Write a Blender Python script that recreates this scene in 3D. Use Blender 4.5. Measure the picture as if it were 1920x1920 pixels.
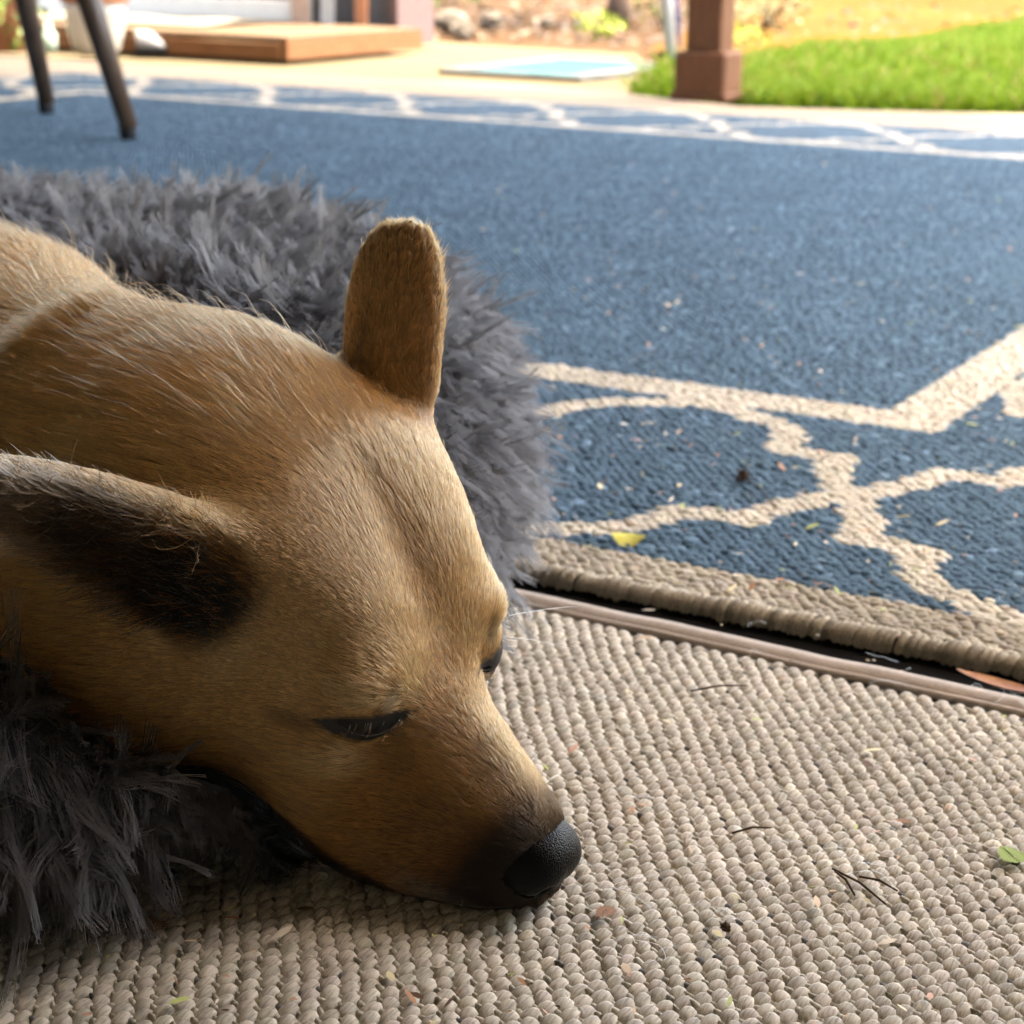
import bpy, math, random
import numpy as np
from mathutils import Matrix, Vector

for o in list(bpy.data.objects): bpy.data.objects.remove(o)
SC = bpy.context.scene
rng = np.random.default_rng(7)
random.seed(7)

# ---------------------------------------------------------------- camera
FPX = 3600.0 / 1920.0                      # focal length in picture widths
PITCH = math.atan(1094 / 3600.); ROLL = math.radians(1.0)
fwd = np.array([0, math.cos(PITCH), -math.sin(PITCH)]); rgt = np.array([1., 0, 0]); upv = np.cross(rgt, fwd)
CR = math.cos(ROLL) * rgt + math.sin(ROLL) * upv; CU = -math.sin(ROLL) * rgt + math.cos(ROLL) * upv
CAM = np.array([0, 0, .40])
cd = bpy.data.cameras.new('camera'); cam = bpy.data.objects.new('camera', cd); SC.collection.objects.link(cam); SC.camera = cam
m4 = np.eye(4); m4[:3, 0] = CR; m4[:3, 1] = CU; m4[:3, 2] = -fwd; m4[:3, 3] = CAM
cam.matrix_world = Matrix(m4.tolist())
cd.sensor_width = 36; cd.lens = 36 * FPX; cd.clip_start = .02; cd.clip_end = 400
cd.dof.use_dof = True; cd.dof.focus_distance = .76; cd.dof.aperture_fstop = 17.0

# ---------------------------------------------------------------- sky, sun, exposure
SUN_EL, SUN_AZ = 75.0, 88.0                # azimuth measured from +Y towards +X
W = bpy.data.worlds.new('World'); SC.world = W; W.use_nodes = True
nt = W.node_tree; bg = nt.nodes['Background']; sky = nt.nodes.new('ShaderNodeTexSky')
sky.sky_type = 'NISHITA'; sky.sun_disc = False; sky.sun_elevation = math.radians(SUN_EL); sky.sun_rotation = math.radians(SUN_AZ)
sky.air_density = 1.0; sky.dust_density = 4.0
nt.links.new(sky.outputs[0], bg.inputs[0]); bg.inputs[1].default_value = .15
sl = bpy.data.lights.new('sun', 'SUN'); sl.energy = 2.0; sl.angle = math.radians(.5); sl.color = (1, .95, .87)
so = bpy.data.objects.new('sun', sl); SC.collection.objects.link(so)
sd = Vector((math.sin(math.radians(SUN_AZ)) * math.cos(math.radians(SUN_EL)), math.cos(math.radians(SUN_AZ)) * math.cos(math.radians(SUN_EL)), math.sin(math.radians(SUN_EL))))
so.rotation_euler = sd.to_track_quat('Z', 'Y').to_euler()
SC.view_settings.view_transform = 'Standard'; SC.view_settings.look = 'None'; SC.view_settings.gamma = 1
SC.view_settings.use_curve_mapping = False
SC.view_settings.exposure = 3.9
SC.view_settings.use_white_balance = True; SC.view_settings.white_balance_temperature = 8000; SC.view_settings.white_balance_tint = 10.0
SC.render.engine = 'CYCLES'
SC.cycles.use_denoising = True
SC.cycles.max_bounces = 6; SC.cycles.diffuse_bounces = 3; SC.cycles.glossy_bounces = 3; SC.cycles.transmission_bounces = 4
SC.cycles.use_adaptive_sampling = True; SC.cycles.adaptive_threshold = .02
SC.cycles.caustics_reflective = False; SC.cycles.caustics_refractive = False
SC.cycles_curves.shape = 'RIBBONS'

# ---------------------------------------------------------------- helpers
COL = SC.collection
def tag(o, label=None, cat=None, group=None, kind=None):
    if label: o['label'] = label
    if cat: o['category'] = cat
    if group: o['group'] = group
    if kind: o['kind'] = kind
    return o
def link(o, parent=None):
    COL.objects.link(o)
    if parent is not None: o.parent = parent
    return o
def empty(name, loc=(0, 0, 0), rz=0.):
    o = bpy.data.objects.new(name, None); link(o); o.location = loc; o.rotation_euler = (0, 0, rz); o.empty_display_size = .05
    return o
def mesh_obj(name, V, F, mat, parent=None, smooth=True, col=None, loc=None):
    me = bpy.data.meshes.new(name)
    V = np.asarray(V, np.float32)
    if isinstance(F, np.ndarray):
        n, k = F.shape
        me.vertices.add(len(V)); me.vertices.foreach_set('co', V.ravel())
        me.loops.add(n * k); me.loops.foreach_set('vertex_index', F.astype(np.int32).ravel())
        me.polygons.add(n); me.polygons.foreach_set('loop_start', np.arange(0, n * k, k, dtype=np.int32))
        me.update(calc_edges=True)
    else:
        me.from_pydata(V.tolist(), [], [list(map(int, f)) for f in F])
    me.polygons.foreach_set('use_smooth', np.full(len(me.polygons), smooth)); me.validate()
    if col is not None:
        a = me.color_attributes.new('col', 'FLOAT_COLOR', 'POINT')
        c = np.ones((len(V), 4), np.float32); c[:, :3] = col; a.data.foreach_set('color', c.ravel())
    if mat: me.materials.append(mat)
    o = bpy.data.objects.new(name, me); link(o, parent)
    if loc is not None: o.location = loc
    return o
class MB:                                   # collects shapes for ONE mesh
    def __init__(s): s.V = []; s.F = []
    def add(s, V, F):
        n = len(s.V); s.V += [tuple(v) for v in V]; s.F += [tuple(i + n for i in f) for f in F]; return s
    def box(s, lo, hi, bevel=0, M=None):
        x0, y0, z0 = lo; x1, y1, z1 = hi; b = bevel
        if b:
            V = []; 
            for z, i in ((z0, b), (z0 + b, 0), (z1 - b, 0), (z1, b)):
                j = b if i == 0 else 2 * b
                xa, xb, ya, yb = (x0, x1, y0, y1) if i == 0 else (x0 + b, x1 - b, y0 + b, y1 - b)
                V += [(xa + b, ya, z), (xb - b, ya, z), (xb, ya + b, z), (xb, yb - b, z), (xb - b, yb, z), (xa + b, yb, z), (xa, yb - b, z), (xa, ya + b, z)]
            F = [tuple(range(7, -1, -1)), tuple(range(24, 32))]
            for k in range(3): F += [(k * 8 + i, k * 8 + (i + 1) % 8, k * 8 + 8 + (i + 1) % 8, k * 8 + 8 + i) for i in range(8)]
        else:
            V = [(x, y, z) for z in (z0, z1) for (x, y) in ((x0, y0), (x1, y0), (x1, y1), (x0, y1))]
            F = [(3, 2, 1, 0), (4, 5, 6, 7)] + [(i, (i + 1) % 4, 4 + (i + 1) % 4, 4 + i) for i in range(4)]
        if M is not None: V = [tuple(M @ Vector(v)) for v in V]
        return s.add(V, F)
    def tube(s, pts, rad, n=8, cap=True):
        P = np.asarray(pts, float); R = np.broadcast_to(np.asarray(rad, float), (len(P),)); V = []; F = []
        T = np.gradient(P, axis=0); T /= np.linalg.norm(T, axis=1, keepdims=True) + 1e-12
        u = np.cross(T[0], (.3, .2, .93)); u /= np.linalg.norm(u)
        for p, t, r in zip(P, T, R):
            u = u - t * (u @ t); u /= np.linalg.norm(u); w = np.cross(t, u)
            V += [tuple(p + r * (math.cos(a) * u + math.sin(a) * w)) for a in np.linspace(0, 2 * math.pi, n, endpoint=False)]
        for k in range(len(P) - 1): F += [(k * n + i, k * n + (i + 1) % n, (k + 1) * n + (i + 1) % n, (k + 1) * n + i) for i in range(n)]
        if cap: F += [tuple(range(n - 1, -1, -1)), tuple(range((len(P) - 1) * n, len(P) * n))]
        return s.add(V, F)
    def lathe(s, prof, n=24, c=(0, 0, 0)):
        V = []; F = []; k = len(prof)
        for i in range(n):
            a = 2 * math.pi * i / n
            V += [(c[0] + r * math.cos(a), c[1] + r * math.sin(a), c[2] + z) for r, z in prof]
        for i in range(n):
            j = (i + 1) % n
            F += [(i * k + q, j * k + q, j * k + q + 1, i * k + q + 1) for q in range(k - 1)]
        return s.add(V, F)
    def obj(s, name, mat, parent=None, smooth=False, loc=None):
        return mesh_obj(name, s.V, s.F, mat, parent, smooth, loc=loc)
# node materials
def mat_new(name):
    m = bpy.data.materials.new(name); m.use_nodes = True; n = m.node_tree
    return m, n, n.nodes['Principled BSDF']
def nd(n, t, **kw):
    x = n.nodes.new(t)
    for k, v in kw.items():
        if k.startswith('_'): setattr(x, k[1:], v)
        else: x.inputs[k.replace('_', ' ')].default_value = v
    return x
def ramp(n, fac, stops):
    r = n.nodes.new('ShaderNodeValToRGB'); e = r.color_ramp.elements
    while len(e) < len(stops): e.new(.5)
    for q, (p, c) in zip(e, stops): q.position = p; q.color = (*c, 1) if len(c) == 3 else c
    n.links.new(fac, r.inputs[0]); return r.outputs[0]
def bump(n, b, height, strength=.4, dist=.002):
    k = nd(n, 'ShaderNodeBump', Strength=strength, Distance=dist); n.links.new(height, k.inputs['Height']); n.links.new(k.outputs[0], b.inputs['Normal'])
def noise(n, scale, detail=4, rough=.6, vec=None, stretch=None):
    t = nd(n, 'ShaderNodeTexNoise', Scale=scale, Detail=detail, Roughness=rough)
    if vec is None: vec = n.nodes.new('ShaderNodeTexCoord').outputs['Object']
    if stretch is not None:
        mp = n.nodes.new('ShaderNodeMapping'); mp.inputs['Scale'].default_value = stretch; n.links.new(vec, mp.inputs[0]); vec = mp.outputs[0]
    n.links.new(vec, t.inputs['Vector']); return t
def simple_mat(name, a, b, scale=20, rough=.7, bumps=.3, dist=.002, stretch=None, metal=0., detail=5, spec=.5):
    m, n, p = mat_new(name); t = noise(n, scale, detail, stretch=stretch)
    n.links.new(ramp(n, t.outputs['Fac'], [(.3, a), (.7, b)]), p.inputs['Base Color'])
    p.inputs['Roughness'].default_value = rough; p.inputs['Metallic'].default_value = metal; p.inputs['Specular IOR Level'].default_value = spec if rough < .6 else .08
    if bumps: bump(n, p, t.outputs['Fac'], bumps, dist)
    return m
# smooth pseudo-random vector field
def vnoise(P, freq, seed, out=3):
    r = np.random.default_rng(seed); acc = np.zeros(P.shape[:-1] + (out,))
    for k in range(6):
        K = r.normal(size=(3, out)) * freq * (.6 + .3 * k); acc += np.sin(P @ K + r.uniform(0, 6.28, out)) / (1 + .25 * k)
    return acc / 3.
def hair_obj(name, P, R, C, mat, parent=None):
    """P (N,K,3) points, R (N,K) radii, C (N,3) colours -> one Curves object"""
    N, K, _ = P.shape
    hc = bpy.data.hair_curves.new(name); hc.add_curves([K] * N)
    hc.attributes['position'].data.foreach_set('vector', np.ascontiguousarray(P, np.float32).ravel())
    ra = hc.attributes.get('radius') or hc.attributes.new('radius', 'FLOAT', 'POINT'); ra.data.foreach_set('value', np.ascontiguousarray(R, np.float32).ravel())
    ca = hc.attributes.new('col', 'FLOAT_COLOR', 'CURVE'); c = np.ones((N, 4), np.float32); c[:, :3] = C; ca.data.foreach_set('color', c.ravel())
    hc.materials.append(mat); o = bpy.data.objects.new(name, hc); link(o, parent); return o
def hair_mat(name, rough=.35, radial=.4, coat=0.):
    m = bpy.data.materials.new(name); m.use_nodes = True; n = m.node_tree; n.nodes.clear()
    out = n.nodes.new('ShaderNodeOutputMaterial'); h = n.nodes.new('ShaderNodeBsdfHairPrincipled'); h.parametrization = 'COLOR'
    a = n.nodes.new('ShaderNodeAttribute'); a.attribute_name = 'col'
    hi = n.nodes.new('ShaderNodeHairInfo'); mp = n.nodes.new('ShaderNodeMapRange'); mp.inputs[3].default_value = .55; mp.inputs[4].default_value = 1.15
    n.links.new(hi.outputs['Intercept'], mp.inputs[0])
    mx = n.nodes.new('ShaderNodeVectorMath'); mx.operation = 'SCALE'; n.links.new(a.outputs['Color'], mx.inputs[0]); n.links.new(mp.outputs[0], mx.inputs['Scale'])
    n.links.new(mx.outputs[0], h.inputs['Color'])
    h.inputs['Roughness'].default_value = rough; h.inputs['Radial Roughness'].default_value = radial
    if 'Random Roughness' in h.inputs: h.inputs['Random Roughness'].default_value = .1
    if coat:                                             # matt part for plush fibres
        d = n.nodes.new('ShaderNodeBsdfDiffuse'); n.links.new(mx.outputs[0], d.inputs[0]); ms = n.nodes.new('ShaderNodeMixShader'); ms.inputs[0].default_value = coat
        n.links.new(h.outputs[0], ms.inputs[1]); n.links.new(d.outputs[0], ms.inputs[2]); n.links.new(ms.outputs[0], out.inputs[0]); return m
    n.links.new(h.outputs[0], out.inputs[0]); return m
def sstep(x, a, b):
    t = np.clip((x - a) / (b - a), 0, 1); return t * t * (3 - 2 * t)
E1 = np.array([.877, -.4803]); E1 /= np.linalg.norm(E1); E2 = np.array([-E1[1], E1[0]])      # patio / blue rug axes on the ground
def st2w(s, t, z=0.): return np.stack([s * E1[0] + t * E2[0], s * E1[1] + t * E2[1], np.broadcast_to(z, np.shape(s))], -1)
# ---------------------------------------------------------------- rugs
RUG_O = np.array([-.4411, 1.5415])                   # inner border corner of the blue rug in (s, t)
TRE = np.array([(0, 0), (.018, .028), (.034, .06), (.042, .098), (.092, .102), (.098, .14), (.12, .172), (.16, .195), (.2, .215)])
def rug_colour(s, t):
    """s, t in rug axes from the inner border corner; returns colour class: 0 blue, 1 ivory, 2 greige edge"""
    c = np.zeros(s.shape, int)
    u = np.abs((s + .2) % .4 - .2); v = np.abs((t + .218 + .215) % .43 - .215); d = np.full(s.shape, 9.)
    for a, b in zip(TRE, TRE[1:]):
        e = b - a; k = np.clip(((u - a[0]) * e[0] + (v - a[1]) * e[1]) / (e @ e), 0, 1)
        d = np.minimum(d, np.hypot(u - a[0] - k * e[0], v - a[1] - k * e[1]))
    inner = (s > -2.82) & (s < 0) & (t > 0) & (t < 2.176)
    c[(d < .0145) & ~inner] = 1
    line = inner & ~((s > -2.762) & (s < -.058) & (t > .058) & (t < 2.118)); c[line] = 1
    c[(s > .43) | (s < -3.25) | (t < -.429) | (t > 2.605)] = 2
    return c
RUGC = np.array([(.080, .136, .186), (.58, .52, .42), (.42, .365, .285)])
def knots(S, T, col, a_len, b_len, h, ax1, ax2, z0, seg=8, rows=4, tilt=.0, seed=0, rnd=.12):
    """woven stitches: low domes at (S,T) measured along ax1, ax2"""
    r = np.random.default_rng(seed); N = len(S)
    ang = np.linspace(0, 2 * np.pi, seg, endpoint=False); prof = {4: [(1.0, 0.), (.93, .45), (.68, .82), (.30, .985)], 3: [(1.0, 0.), (.86, .62), (.40, .96)], 2: [(1.0, 0.), (.62, .88)]}[rows]
    base = []
    for rr, zz in prof: base += [(rr * np.cos(a), rr * np.sin(a), zz) for a in ang]
    base.append((0, 0, 1.0)); base = np.array(base); k = len(base)
    F = []
    for j in range(rows - 1): F += [(j * seg + i, j * seg + (i + 1) % seg, (j + 1) * seg + (i + 1) % seg, (j + 1) * seg + i) for i in range(seg)]
    top = (rows - 1) * seg; F4 = np.array(F); F3 = [(top + i, top + (i + 1) % seg, k - 1, k - 1) for i in range(seg)]
    # superellipse plan: fuller than an ellipse
    pw = .82; base[:, 0] = np.sign(base[:, 0]) * np.abs(base[:, 0]) ** pw; base[:, 1] = np.sign(base[:, 1]) * np.abs(base[:, 1]) ** pw
    la = a_len * (1 + rnd * r.normal(size=N)); lb = b_len * (1 + rnd * r.normal(size=N)); hh = h * (1 + rnd * 1.3 * r.normal(size=N))
    th = tilt + .16 * r.normal(size=N)
    X = base[None, :, 0] * la[:, None]; Y = base[None, :, 1] * lb[:, None]; Z = base[None, :, 2] * hh[:, None]
    X2 = X * np.cos(th)[:, None] - Y * np.sin(th)[:, None]; Y2 = X * np.sin(th)[:, None] + Y * np.cos(th)[:, None]
    Z = Z + (Y * .16 + X * .10 * r.normal(size=N)[:, None]) * (base[None, :, 2] > .1)     # each stitch dives under the next
    s = S[:, None] + X2; t = T[:, None] + Y2
    V = np.empty((N, k, 3)); V[..., 0] = s * ax1[0] + t * ax2[0]; V[..., 1] = s * ax1[1] + t * ax2[1]; V[..., 2] = z0 + Z
    off = (np.arange(N) * k)[:, None, None]
    Q = (F4[None] + off).reshape(-1, 4); Tq = (np.array(F3)[:, :3][None] + off).reshape(-1, 3)
    return V.reshape(-1, 3), Q, Tq, np.repeat(col, k, 0)
def knot_obj(name, data, mat, parent):
    V, Q, T, c = data
    me = bpy.data.meshes.new(name); n4, n3 = len(Q), len(T)
    me.vertices.add(len(V)); me.vertices.foreach_set('co', V.astype(np.float32).ravel())
    me.loops.add(n4 * 4 + n3 * 3); me.loops.foreach_set('vertex_index', np.concatenate([Q.ravel(), T.ravel()]).astype(np.int32))
    me.polygons.add(n4 + n3); me.polygons.foreach_set('loop_start', np.concatenate([np.arange(n4) * 4, n4 * 4 + np.arange(n3) * 3]).astype(np.int32))
    me.update(calc_edges=True); me.polygons.foreach_set('use_smooth', np.ones(n4 + n3, bool))
    a = me.color_attributes.new('col', 'FLOAT_COLOR', 'POINT'); cc = np.ones((len(V), 4), np.float32); cc[:, :3] = c; a.data.foreach_set('color', cc.ravel())
    me.materials.append(mat); o = bpy.data.objects.new(name, me); link(o, parent); o['kind'] = 'stuff'; return o
def yarn_mat(name, ax, fibre=1400, amt=.55, rough=.75, soft=False):
    m, n, p = mat_new(name)
    at = n.nodes.new('ShaderNodeAttribute'); at.attribute_name = 'col'
    tc = n.nodes.new('ShaderNodeTexCoord'); mp = n.nodes.new('ShaderNodeMapping'); mp.vector_type = 'TEXTURE'
    mp.inputs['Rotation'].default_value = (0, 0, math.atan2(ax[1], ax[0])); n.links.new(tc.outputs['Object'], mp.inputs[0])
    t = noise(n, fibre, 3, .6, mp.outputs[0], stretch=(.10, 1, .6))
    g = noise(n, 7, 3, .5, tc.outputs['Object'])
    f = ramp(n, t.outputs['Fac'], [(.32, (1 - amt,) * 3), (.52, (1, 1, 1)), (.75, (1.12, 1.12, 1.1))])
    f2 = ramp(n, g.outputs['Fac'], [(.3, (.86, .86, .86)), (.7, (1.06, 1.06, 1.06))])
    m1 = nd(n, 'ShaderNodeMix', _data_type='RGBA', _blend_type='MULTIPLY'); m1.inputs[0].default_value = 1
    n.links.new(at.outputs['Color'], m1.inputs[6]); n.links.new(f, m1.inputs[7])
    m2 = nd(n, 'ShaderNodeMix', _data_type='RGBA', _blend_type='MULTIPLY'); m2.inputs[0].default_value = 1
    n.links.new(m1.outputs[2], m2.inputs[6]); n.links.new(f2, m2.inputs[7]); n.links.new(m2.outputs[2], p.inputs['Base Color'])
    p.inputs['Roughness'].default_value = rough; p.inputs['Specular IOR Level'].default_value = .06
    bump(n, p, t.outputs['Fac'], .6, .0006); return m
# --- beige foreground rug
BA1 = np.array([.8577, -.5141]); BA2 = np.array([.5141, .8577])          # along the bound edge / away from it
def gpt(u, v):                                                              # bound-edge anchors, metres on the floor
    d = fwd + CR * ((u - 960) / 3600) + CU * ((960 - v) / 3600); return (CAM + d * (-CAM[2] / d[2]))[:2]
b0 = gpt(1000, 1137); BT = float(b0 @ BA2)                                   # inner line of the binding
beige = empty('beige_rug', (0, 0, 0)); tag(beige, 'beige flat woven rug with tape bound edge in the foreground', 'rug')
yb = yarn_mat('beige_yarn', BA2, fibre=1000, amt=.42); ydark = simple_mat('rug_backing', (.04, .037, .034), (.11, .10, .085), 900, .9, .5, .0006)
BS0, BS1, BT0 = -.90, .80, BT - .95
def rect(s0, s1, t0, t1, z, a1, a2): return [(*(s * a1 + t * a2), z) for s, t in ((s0, t0), (s1, t0), (s1, t1), (s0, t1))]
bk = MB(); bk.add(rect(BS0, BS1, BT0, BT + .004, -.0042, BA1, BA2) + rect(BS0, BS1, BT0, BT + .004, -.0105, BA1, BA2), [(0, 1, 2, 3), (7, 6, 5, 4), (0, 4, 5, 1), (1, 5, 6, 2), (2, 6, 7, 3), (3, 7, 4, 0)])
bk.obj('backing', ydark, beige)
pu, pv = .0098, .0063
gi, gj = np.meshgrid(np.arange(int((BS1 - BS0) / pu)), np.arange(int((BT - BT0) / pv)), indexing='ij')
S = (BS0 + pu * (gi + .5 * (gj % 2) + .25)).ravel(); T = (BT - .004 - pv * (gj + .5)).ravel()
S = S + .0006 * rng.normal(size=S.size) * .6 + .0012 * np.sin(T * 60); T = T + .0003 * rng.normal(size=S.size) + .0012 * np.sin(S * 45 + 1)
wx = S * BA1[0] + T * BA2[0]; wy = S * BA1[1] + T * BA2[1]
vis = (np.abs(wx) < .34 + .30 * wy) & (wy > .42) & ~((wx < -.30) & (wy > .75))
S, T = S[vis], T[vis]; wx, wy = wx[vis], wy[vis]
c = np.array([.50, .445, .365]) * (1 + .09 * rng.normal(size=(len(S), 1))) * (1 + .010 * rng.normal(size=(len(S), 3)))
knot_obj('weave', knots(S, T, c, .0041, .0052, .0036, BA1, BA2, -.0040, 8, 4, tilt=-.12, seed=3, rnd=.065), yb, beige)
# pale and dark warp ends between the stitches
mb = []; 
SS = S + pu * .5; hs = []
NW = len(SS); q = rng.random((NW, 1))
warp = knots(SS, T + .0008, np.where(q < .93, np.array([.42, .38, .30]), np.array([.16, .15, .14])) * (1 + .1 * rng.normal(size=(NW, 1))), .0042, .0015, .0025, BA1, BA2, -.0040, 5, 2, tilt=-.35, seed=5, rnd=.2)
knot_obj('warp_ends', warp, yb, beige)
# binding tape: rounded roll plus stitched lip
def strip(name, prof, s0, s1, tbase, a1, a2, mat, parent, n=160, wob=.0006):
    s = np.linspace(s0, s1, n); V = []; k = len(prof)
    for i, si in enumerate(s):
        w = wob * math.sin(si * 37) + wob * .7 * math.sin(si * 91 + 1); h = 1 + .05 * math.sin(si * 53) + .04 * math.sin(si * 141)
        V += [(*(si * a1 + (tbase + t + w) * a2), z * h) for t, z in prof]
    F = [(i * k + j, (i + 1) * k + j, (i + 1) * k + (j + 1) % k, i * k + (j + 1) % k) for i in range(n - 1) for j in range(k)]
    return mesh_obj(name, V, F, mat, parent)
tape = simple_mat('binding_tape', (.40, .335, .28), (.50, .43, .37), 420, .8, .25, .0006, stretch=(1, 1, 1))
roll = [(.0085 + .0085 * math.cos(a), -.0035 + .0070 * math.sin(a)) for a in np.linspace(0, 2 * math.pi, 16, endpoint=False)]
strip('binding', roll, BS0, BS1, BT + .0035, BA1, BA2, tape, beige)
lip = [(.0016 + .0020 * math.cos(a), -.0005 + .0018 * math.sin(a)) for a in np.linspace(0, 2 * math.pi, 8, endpoint=False)]
strip('stitched_lip', lip, BS0, BS1, BT + .0005, BA1, BA2, tape, beige)

# --- blue rug
blue = empty('blue_rug', (0, 0, 0)); tag(blue, 'large blue rug with ivory trellis border and greige edge', 'rug')
yl = yarn_mat('blue_rug_yarn', E1, amt=.5, fibre=900)
RS0, RS1, RT0, RT1 = -3.31 + RUG_O[0], .49 + RUG_O[0], -.489 + RUG_O[1], 2.665 + RUG_O[1]
bk = MB(); bk.add(rect(RS0, RS1, RT0 + .004, RT1, -.0022, E1, E2) + rect(RS0, RS1, RT0 + .004, RT1, -.0090, E1, E2), [(0, 1, 2, 3), (7, 6, 5, 4), (0, 4, 5, 1), (1, 5, 6, 2), (2, 6, 7, 3), (3, 7, 4, 0)])
bk.obj('backing', ydark, blue)
TF = RUG_O[1] + 2.12                                                          # stitches are built this far; beyond, a finely woven sheet
pu, pv = .0092, .0058
gi, gj = np.meshgrid(np.arange(int((RS1 - RS0) / pu)), np.arange(int((TF - RT0) / pv)), indexing='ij')
S = (RS0 + pu * (gi + .5 * (gj % 2) + .25)).ravel(); T = (RT0 + .002 + pv * (gj + .5)).ravel()
wx = S * E1[0] + T * E2[0]; wy = S * E1[1] + T * E2[1]
bedd = np.hypot(wx + .6, wy - 1.15)
vis = (wx < .36 + .32 * wy) & (wx > -.18 - .30 * wy) & (bedd > .58)
S, T, wx, wy = S[vis], T[vis], wx[vis], wy[vis]
k = rug_colour(S - RUG_O[0], T - RUG_O[1]); c = RUGC[k] * (1 + .08 * rng.normal(size=(len(S), 1))) * (1 + .015 * rng.normal(size=(len(S), 3)))
mix = (rng.random(len(S)) < .035) & (k == 0); c[mix] = c[mix] * 1.7 + .03
Tj = T + .0006 * rng.normal(size=len(S)); Sj = S + .0008 * rng.normal(size=len(S))
near = T < RUG_O[1] + .10
knot_obj('weave', knots(Sj[near], Tj[near], c[near], .0060, .0031, .0030, E1, E2, -.0020, 7, 3, tilt=.12, seed=8), yl, blue)
knot_obj('weave', knots(Sj[~near], Tj[~near], c[~near], .0060, .0031, .0030, E1, E2, -.0020, 5, 2, tilt=.12, seed=9), yl, blue)
# far part: sheet with the same pattern, stitch colours varied per vertex
gs = np.arange(RS0, RS1 + .001, .0085); gt = np.arange(TF - .02, RT1 + .001, .0085)
gi, gj = np.meshgrid(gs, gt, indexing='ij'); kk = rug_colour(gi - RUG_O[0], gj - RUG_O[1])
cc = RUGC[kk] * .74 * (1 + .16 * rng.normal(size=kk.shape + (1,))); Vv = st2w(gi, gj, -.0002 + .0009 * rng.normal(size=gi.shape)).reshape(-1, 3)  # darkened overall in place of the self-shadow that built stitches have
ni, nj = gi.shape; ii = (np.arange(ni - 1)[:, None] * nj + np.arange(nj - 1)[None]).ravel()
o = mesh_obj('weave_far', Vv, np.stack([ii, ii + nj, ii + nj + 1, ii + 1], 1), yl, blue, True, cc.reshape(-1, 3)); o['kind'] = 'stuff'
# serged edge: slanted yarn wraps round the rim
ns = int((RS1 - RS0) / .0042); si = RS0 + .0042 * np.arange(ns); wx = si * E1[0] + RT0 * E2[0]; wy = si * E1[1] + RT0 * E2[1]
si = si[(wx > -.7) & (wx < .75)]
V = []; F = []
R0 = .0088; na = 9
for q, s_ in enumerate(si):
    a = np.linspace(-.55, 3.5, na); rr = R0 * (1 + .10 * rng.normal()); jit = .0006 * rng.normal(); sl = .0035
    b = len(V)
    for j, aa in enumerate(a):
        for w in (-1, 0, 1):
            rad = rr * (1.0 if w == 0 else .80)
            V.append(tuple(st2w(np.array(s_ + jit + w * .0027 + sl * (aa / 3.)), np.array(RT0 + .001 - rad * math.cos(math.pi - aa) * -1.0), -.0045 + rad * math.sin(aa) * .92)))
    for j in range(na - 1):
        for w in (0, 1): F.append((b + j * 3 + w, b + j * 3 + w + 1, b + j * 3 + w + 4, b + j * 3 + w + 3))
edgec = np.repeat(np.array([.36, .31, .235]) * (1 + .14 * rng.normal(size=(len(si), 1))), na * 3, 0)
mesh_obj('serged_edge', V, F, yarn_mat('edge_yarn', E2, amt=.6, fibre=1100), blue, True, edgec)
pad = simple_mat('gap_shade_black', (.003, .003, .003), (.006, .0055, .005), 300, .95, .3, .001)  # near-black colour stands in for the shade between the two rugs
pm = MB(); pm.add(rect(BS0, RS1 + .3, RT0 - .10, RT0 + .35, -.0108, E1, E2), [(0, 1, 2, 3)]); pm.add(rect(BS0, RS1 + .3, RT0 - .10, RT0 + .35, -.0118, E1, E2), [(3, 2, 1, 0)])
tag(pm.obj('gap_shade_sheet', pad), 'black sheet standing in for the shade in the gap between the rugs', 'shade sheet')

# ---------------------------------------------------------------- patio, yard, house
def m_ground(name, stops, scale, scale2=3., rough=.9, bs=.4, dist=.01):
    m, n, p = mat_new(name); t = noise(n, scale, 6, .65); g = noise(n, scale2, 4, .6)
    mx = nd(n, 'ShaderNodeMix', _data_type='FLOAT'); mx.inputs[0].default_value = .5; n.links.new(t.outputs['Fac'], mx.inputs[2]); n.links.new(g.outputs['Fac'], mx.inputs[3])
    n.links.new(ramp(n, mx.outputs[0], stops), p.inputs['Base Color']); p.inputs['Roughness'].default_value = rough; p.inputs['Specular IOR Level'].default_value = .0; bump(n, p, t.outputs['Fac'], bs, dist); return m
concrete = m_ground('concrete', [(.35, (.24, .19, .145)), (.65, (.33, .27, .21))], 60, 2, dist=.002)
dirt = m_ground('dry_soil', [(.3, (.032, .019, .011)), (.5, (.055, .034, .021)), (.7, (.08, .053, .034))], 9, .6, dist=.03)
straw = m_ground('dry_grass_ground', [(.3, (.06, .030, .011)), (.55, (.088, .048, .017)), (.75, (.11, .068, .024))], 8, .5, dist=.03)
lawn_m = m_ground('lawn_ground', [(.3, (.06, .12, .012)), (.5, (.11, .20, .02)), (.72, (.20, .24, .05))], 14, 1.2, dist=.03)
def patch(name, poly, z, mat, kind='structure'):
    mb = MB(); mb.add([(*st2w(np.array(s), np.array(t))[:2], z) for s, t in poly], [tuple(range(len(poly)))]); o = mb.obj(name, mat); o['kind'] = kind; return o
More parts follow.
